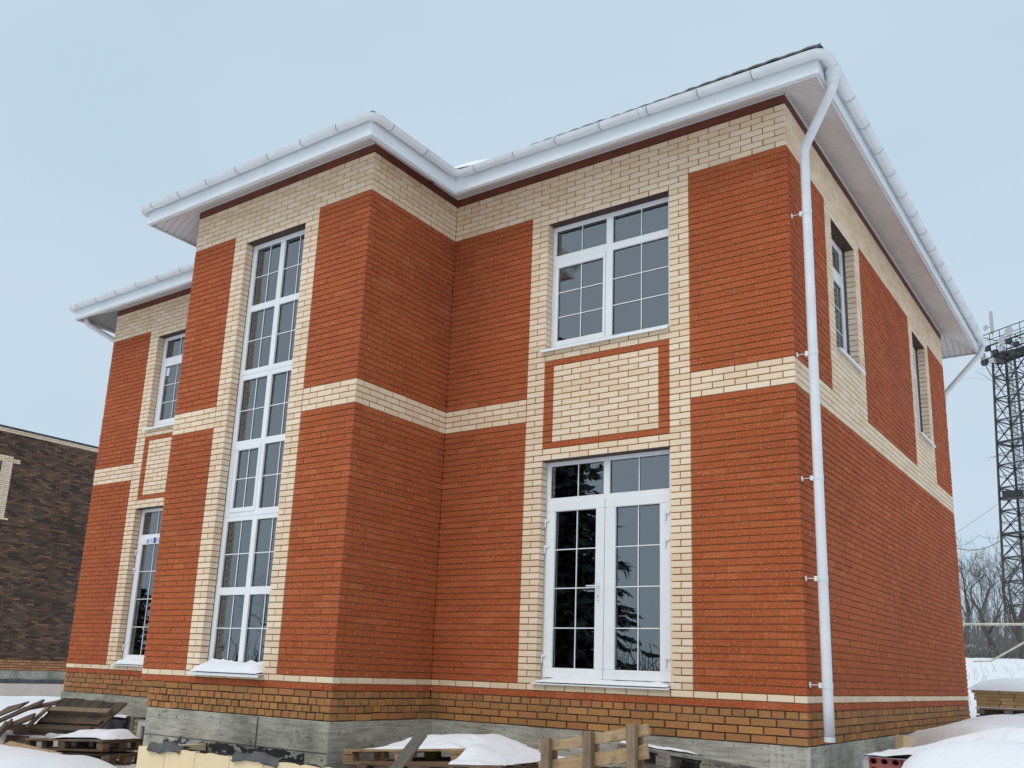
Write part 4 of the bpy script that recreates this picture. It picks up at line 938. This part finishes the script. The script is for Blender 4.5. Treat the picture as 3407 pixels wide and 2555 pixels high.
# snow drifted onto the sills
def sill_snow(label, fn, s0, s1, z, d=.12, h=.06):
    m = MB(); k = 40; V = []
    for i in range(k + 1):
        u = i / k; s = s0 + (s1 - s0) * u; e = sst(0, .12, u) * sst(1, .88, u)
        for t_, f in ((-.045, 0), (-.035, .40), (.0, .55), (.06, .72), (.118, 1.0)):
            V.append(fn(s, t_ if t_ > -.03 else t_ - (d - .12), z + .008 + h * e * f * (.75 + .5 * fbm(s, t_, 2.2, z)) - (.02 if t_ < 0 else 0) * 1))
    m.add(V, [(i * 5 + j_, i * 5 + j_ + 1, (i + 1) * 5 + j_ + 1, (i + 1) * 5 + j_) for i in range(k) for j_ in range(4)])
    o = m.build('sill_snow', 'snow', None, True); return tag(o, label, 'snow', 'snow drifted onto sills')
sill_snow('snow heaped on the sill of the tall bay window', fB, -7.06, -5.84, .078, .19, .17)
sill_snow('thin snow on the threshold of the french door', fF, -3.12, -1.45, .105, .12, .04)
sill_snow('snow on the threshold of the left door', fF, -11.48, -10.6, .105, .12, .10)
blob('roof_valley_snow', 'snow drift in the roof valley above the inner corner', bx1 - .9, bx1 + 1.7, Y0 + .12, Y0 + 2.2, lambda x, y: roof_z(x, y) + .25 * math.exp(-((x - bx1 + .30) / .75) ** 2 - ((y - Y0 - .65) / .6) ** 2) - .03, roof_z, step=.06)

# ------------------------------------------------------------------ background: mast, trees, pipe, cables
def lattice_mast(x, y, z0, z1, w0, w1, rot):
    t = thing('lattice_mast', 'dark steel lattice mast with floodlights and antennas behind the house', 'mast', (x, y, z0)); H = z1 - z0
    def cor(k, z): f = z / H; r = (w0 + (w1 - w0) * f) / math.sqrt(2); a = rot + k * math.pi / 2; return Vector((r * math.cos(a), r * math.sin(a), z))
    for k in range(4): m = MB(); m.tube([cor(k, 0), cor(k, H)], .13, 6); m.build('leg', 'steel', t)
    n = int(H / 2.36); lv = [H * i / n for i in range(n + 1)]
    for i, (a, b) in enumerate(zip(lv[:-1], lv[1:])):
        hz, br = MB(), MB()
        for k in range(4):
            p, q_, r, s = cor(k, a), cor(k + 1, a), cor(k, b), cor(k + 1, b)
            hz.bar(r, s, .085 if i % 4 else .14); br.bar(p, s, .056); br.bar(q_, r, .056)
            br.bar((p + r) / 2, (p + q_ + r + s) / 4, .035); br.bar((q_ + s) / 2, (p + q_ + r + s) / 4, .035)
        br.bar(cor(0, b), cor(2, b), .035)
        hz.build('horizontal_brace', 'steel', t); br.build('diagonal_brace', 'steel', t)
    la = MB(); c = Vector((.25, .1, 0))
    for dx in (-.2, .2): la.bar(c + Vector((dx, 0, 1)), c + Vector((dx, 0, H)), .022)
    zz = 1
    while zz < H: la.bar(c + Vector((-.2, 0, zz)), c + Vector((.2, 0, zz)), .014); zz += .4
    la.build('ladder', 'steel', t)
    ca = MB()
    for k in range(5): ca.bar((-.4 + .12 * k, -.3, 0), (-.35 + .12 * k, -.3, H), .03)
    ca.build('cable_run', 'steel', t)
    # platform
    u = Vector((math.cos(R(-32)), math.sin(R(-32)), 0)); v = Vector((-u.y, u.x, 0)); dk = MB(); top = Vector((0, 0, H))
    A = lambda a, b, z: top + u * a + v * b + Vector((0, 0, z))
    for z in (-.1, 1.25):
        for b in (-1.2, 1.2): dk.bar(A(-2.4, b, z), A(6.0, b, z), .09)
        for a in (-2.4, 0, 1.8, 3.6, 6.0): dk.bar(A(a, -1.2, z), A(a, 1.2, z), .06)
    for a in (-2.4, -1.2, 0, 1.2, 2.4, 3.6, 4.8, 6): 
        for b in (-1.2, 1.2): dk.bar(A(a, b, -.1), A(a, b, 2.6), .05)
    for b in (-1.2, 1.2): dk.bar(A(-2.4, b, 2.6), A(6, b, 2.6), .05); dk.bar(A(-2.4, b, 1.9), A(6, b, 1.9), .035)
    for a in (-2.4, 6): dk.bar(A(a, -1.2, 2.6), A(a, 1.2, 2.6), .05)
    for b in (-1.0, 1.0): dk.bar(A(-2.4, b, -.1), Vector((0, 0, H - 3.4)) + u * -1.0 + v * b * .9, .06); dk.bar(A(5, b, -.1), Vector((0, 0, H - 4.0)) + u * 1.0 + v * b * .9, .06)
    dk.build('platform', 'steel', t)
    pl = MB(); pl.add([A(-2.4, -1.15, -.02), A(6, -1.15, -.02), A(6, 1.15, -.02), A(-2.4, 1.15, -.02)], [(0, 1, 2, 3)]); pl.build('platform_deck', 'steel', t)
    for i, (a, z) in enumerate(((-2.1, .3), (-1.4, .9), (-.5, .2), (.3, .35), (1.2, .9), (2.0, .3), (3.1, .4), (4.0, .9), (-1.9, -.55), (-.9, -.6), (1.6, -.5), (3.4, -.55))):
        f = MB(); c = A(a, -1.45, z); f.box(-.3, .3, -.16, .16, -.24, .24, lambda x_, y_, z_: tuple(c + u * x_ + v * (y_ - .3 * z_) + Vector((0, 0, z_)))); fl = f.build('floodlight', 'galv' if i % 3 == 0 else 'steel', t)
    for a, z in ((-2.2, 1.7), (1.4, 1.9), (.6, 1.2)):
        f = MB(); c = A(a, -1.4, z); f.tube([c, c - v * .18], [.12, .5], 16); f.build('dish', 'galv', t)
    f = MB(); c = A(-.9, -1.1, 0); f.box(-.16, .16, -.09, .09, 2.5, 5.0, lambda x_, y_, z_: tuple(c + u * x_ + v * y_ + Vector((0, 0, z_))), .02); f.bar(c + Vector((.0, .15, 1.2)), c + Vector((0, .15, 4.6)), .05); f.build('panel_antenna', 'galv', t)
    f = MB(); c = A(-1.5, -1.1, 3.3); f.tube([c, c - v * .2], [.1, .33], 14); f.bar(c, A(-1.1, -1.1, 3.3), .04); f.bar(A(-1.1, -1.1, 2.5), A(-1.1, -1.1, 3.9), .04); f.build('dish', 'galv', t)
    f = MB(); f.bar(A(4.6, 1.2, 2.6), A(4.6, 1.2, 4.8), .05); f.bar(A(5.4, -1.2, 2.6), A(5.4, -1.2, 4.2), .05); f.build('whip_antenna', 'steel', t)
    f = MB(); f.box(-2.0, .3, -1.2, .2, 19.0 - z0, 19.12 - z0); f.box(-1.75, .1, -1.1, .1, 19.12 - z0, 19.75 - z0); f.build('equipment_box', 'sheet', t)
    return t
lattice_mast(-7.55, 95, 3.6, 34.3, 3.9, 2.3, R(20))

def bare_tree(label, x, y, h, seed, mat='bark', lean=0, spread=.62, depth=6, r0=None, group='bare winter trees beyond the field', droop=0, name='bare_tree'):
    rng = random.Random(seed); z = gz(x, y) - .1; t = thing(name, label, 'tree', (x, y, z), group); tr, cr_ = MB(), MB()
    def grow(p, d, L, r, lv):
        k = 3 if lv < 3 else 2; pts = [p]; rad = [r]; q = p.copy(); dd = d.copy()
        for i in range(k):
            dd = (dd + Vector((rng.gauss(0, .16), rng.gauss(0, .16), rng.gauss(.05, .10) - droop * lv * .06))).normalized(); q = q + dd * L / k; pts.append(q.copy()); rad.append(r * (1 - .42 * (i + 1) / k))
        (tr if lv == 0 else cr_).tube(pts, rad, 6 if lv < 2 else 3, False)
        if lv >= depth: return
        nb = 3 if lv in (0, 1, 2) else 2 + (rng.random() < .45)
        for b in range(nb + (1 if lv == 0 else 0)):
            f = 1.0 if b == 0 else rng.uniform(.35, .95); i = min(k - 1, int(f * k)); a = pts[i].lerp(pts[i + 1], f * k - i) if f < 1 else pts[-1]
            ax = Vector((rng.gauss(0, 1), rng.gauss(0, 1), rng.gauss(0, .35))).normalized(); nd = (dd + ax * (spread * rng.uniform(.6, 1.4) if b else .3)).normalized()
            grow(a, nd, L * rng.uniform(.58, .80), max(rad[-1] * (.85 if b == 0 else .62), .006), lv + 1)
    grow(Vector((0, 0, 0)), Vector((lean, 0, 1)).normalized(), h * .30, r0 or h * .018, 0)
    tr.build('trunk', mat, t, True, False); cr_.build('crown', mat, t, True, False); return t
vx = lambda f, y: 2.9 + (y + 9.135) * (-.163 + .058 * f)       # f = 0 house edge .. 1 right frame edge
for k, (f, y, h, mt, lab) in enumerate(((.50, 48, 9.5, 'bark', 'bare grey tree with one leaning trunk right of the house corner'), (.05, 58, 8.5, 'bark', 'small bare tree just clear of the house corner'), (.28, 70, 10.5, 'bark2', 'pale bare tree standing further back between two darker trees'), (.72, 60, 10.0, 'bark', 'bare tree rising beneath the left leg of the mast'), (.88, 46, 9.0, 'bark', 'dark bare tree close to the right edge, crown crossing the mast'), (1.02, 55, 12, 'bark', 'thick dark bare tree at the right edge behind the pipe'), (.40, 85, 10, 'bark2', 'faint bare tree at the back of the thicket'))):
    bare_tree(lab, vx(f, y), y, h, 40 + k, mt, rng_l := (-.12 if k == 0 else .05))
bare_tree('bare tree leaning in from the right, twigs crossing the sky', vx(1.85, 33), 33, 15, 77, 'bark', .05, .6, 6, .2, droop=.5)
# thicket along the field edge
m = MB(); rng = random.Random(5)
for i in range(800):
    f, y = rng.uniform(-.3, 1.4), rng.uniform(50, 80); x = vx(f, y); z = gz(x, y); h = rng.uniform(.8, 3.4) * (1 if rng.random() < .7 else 1.5); dx, dy = rng.gauss(0, .35) * h * .4, rng.gauss(0, .3) * h * .3
    m.tube([(x, y, z), (x + dx * .4, y + dy * .4, z + h * .5), (x + dx, y + dy, z + h)], [.025, .016, .006], 3, False)
for i in range(1100):
    f, y = rng.uniform(-.3, 1.4), rng.uniform(46, 50); x = vx(f, y); z = gz(x, y) - .05; h = rng.uniform(.2, .75); dx = rng.gauss(0, .5) * h
    m.tube([(x, y, z), (x + dx * .4, y, z + h * .5), (x + dx, y + .1, z + h)], [.03, .02, .008], 3, False)
tag(m.build('thicket', 'bark2', None, False, False), 'tangle of bare scrub along the edge of the snowy field', 'thicket', kind='stuff')
# dry stalks in the snow right of the house
m = MB()
for i in range(46):
    y = rng.uniform(14, 34); x = vx(rng.uniform(0, 1.1), y); z = gz(x, y) - .05; h = rng.uniform(.15, .55); a = rng.uniform(-.6, .6)
    m.tube([(x, y, z), (x + a * h * .5, y, z + h * .6), (x + a * h, y + .05, z + h)], [.008, .006, .003], 4, False)
tag(m.build('dry_stalks', 'bark2', None, False, False), 'thin dry stalks sticking out of the snow right of the house', 'weeds', kind='stuff')
# yellow gas pipe on posts and a slanting rail
g_ = thing('gas_pipe', 'pale yellow overhead gas pipe crossing right of the house corner', 'pipe', (0, 20, 0))
m = MB(); m.tube([(-6, 0, 1.96), (3.5, 0, 1.97)], .036, 10); m.build('pipe', 'gaspipe', g_, True)
m = MB(); m.tube([(-5, .15, -1), (-5, .15, 1.95)], .03, 8); m.tube([(3, .15, -1), (3, .15, 1.95)], .03, 8); m.build('post', 'gaspipe', g_, True)
o = MB(); o.tube([(-1.72, 20.4, .95), (-1.25, 20.4, .97), (-.3, 20.2, 1.52), (1.4, 20, 2.4)], [.02, .025, .03, .035], 8); o = o.build('fallen_branch', 'gaspipe', None, True); tag(o, 'pale bent branch slanting below the gas pipe', 'branch')
# cables strung from behind the house to the mast
def cable(label, a, b, sag, r=.018):
    a, b = Vector(a), Vector(b); m = MB(); m.tube([a.lerp(b, i / 20) - Vector((0, 0, sag * 4 * (i / 20) * (1 - i / 20))) for i in range(21)], r, 5); tag(m.build('overhead_cable', 'steel', None, True), label, 'cable', 'cables running to the mast')
cable('thin cable rising straight to the mast above the sagging ones', (-12.6, 80, 12.9), (-9.9, 95, 18.6), .0, .016)
cable('thick sagging cable between house and mast', (-12.6, 80, 12.7), (-9.5, 95, 15.2), .9, .032)
cable('slack lower cable peaking midway between house and mast', (-12.6, 80, 12.75), (-10.9, 88, 14.5), .55, .016)
cable('slack cable from the midway peak to the mast', (-10.9, 88, 14.5), (-9.3, 95, 15.5), .35, .016)

# ------------------------------------------------------------------ behind the viewer: spruces and bare trees that the panes mirror
def spruce(label, x, y, h, r, seed):
    rng = random.Random(seed); z = gz(x, y) - .1; t = thing('spruce_tree', label, 'tree', (x, y, z), 'spruces mirrored in the panes')
    m = MB(); m.tube([(0, 0, 0), (0, 0, h * .5), (0, 0, h)], [.24, .15, .02], 8, False); m.build('trunk', 'bark', t, True, False)
    m = MB(); zz = h * .06
    while zz < h:
        f = zz / h; rr = r * (1 - f) ** .8 + .1; nb = int(9 + 15 * (1 - f)); ph = rng.random() * 6
        for b in range(nb):
            a = ph + b * 2 * math.pi / nb + rng.gauss(0, .15); L = rr * rng.uniform(.45, 1.18); ca, sa_ = math.cos(a), math.sin(a); k = max(3, int(L / .22))
            for i in range(k):
                u = (i + .6) / k * L; dz = -.34 * u + .10 * u * u / max(L, .3); wq = .22 * (1.1 - .55 * i / k) + .05
                for s_ in (-1, 0, 1):
                    cx, cy, cz = ca * u - sa_ * s_ * wq * .8, sa_ * u + ca * s_ * wq * .8, zz + dz - abs(s_) * .06; cx += rng.gauss(0, .1); cy += rng.gauss(0, .1); d1 = Vector((ca + rng.gauss(0, .5), sa_ + rng.gauss(0, .5), -.45 + rng.gauss(0, .35))) * .30; d2 = Vector((-sa_, ca, rng.gauss(-.2, .5))) * .13
                    c = Vector((cx, cy, cz)); m.add([c - d1 * .6, c + d2, c + d1, c - d2], [(0, 1, 2, 3)])
        zz += .34 + .10 * (1 - f)
    m.build('crown', 'needle', t, False, False); return t
spruce('tall dark spruce mirrored in the french door', -21.7, -29.5, 19.0, 5.0, 1)
spruce('spruce mirrored low in the left door pane', -58.5, -29.7, 7.0, 2.2, 2)
for k, (x, y, h, lab) in enumerate(((-9, -38, 9, 'bare tree mirrored in the right door leaf'), (-14, -42, 10, 'bare tree mirrored low beside the tall spruce'), (-34, -36, 9, 'bare tree mirrored at the foot of the bay window'), (-43, -34, 10, 'bare tree mirrored low in the tall bay panes'))):
    bare_tree(lab, x, y, h, 90 + k, 'bark', 0, .62, 5, group='bare trees mirrored in the panes')
m = MB()
for i in range(1600):
    x, y = rng.uniform(-60, 6), rng.uniform(-52, -42); z = gz(x, y); h = rng.uniform(1.2, 4.2); dx = rng.gauss(0, .3) * h
    m.tube([(x, y, z), (x + dx * .4, y, z + h * .5), (x + dx, y, z + h)], [.06, .04, .015], 3, False)
tag(m.build('hedgerow', 'bark', None, False, False), 'bare hedgerow behind the viewer mirrored in the lower panes', 'hedge', kind='stuff')
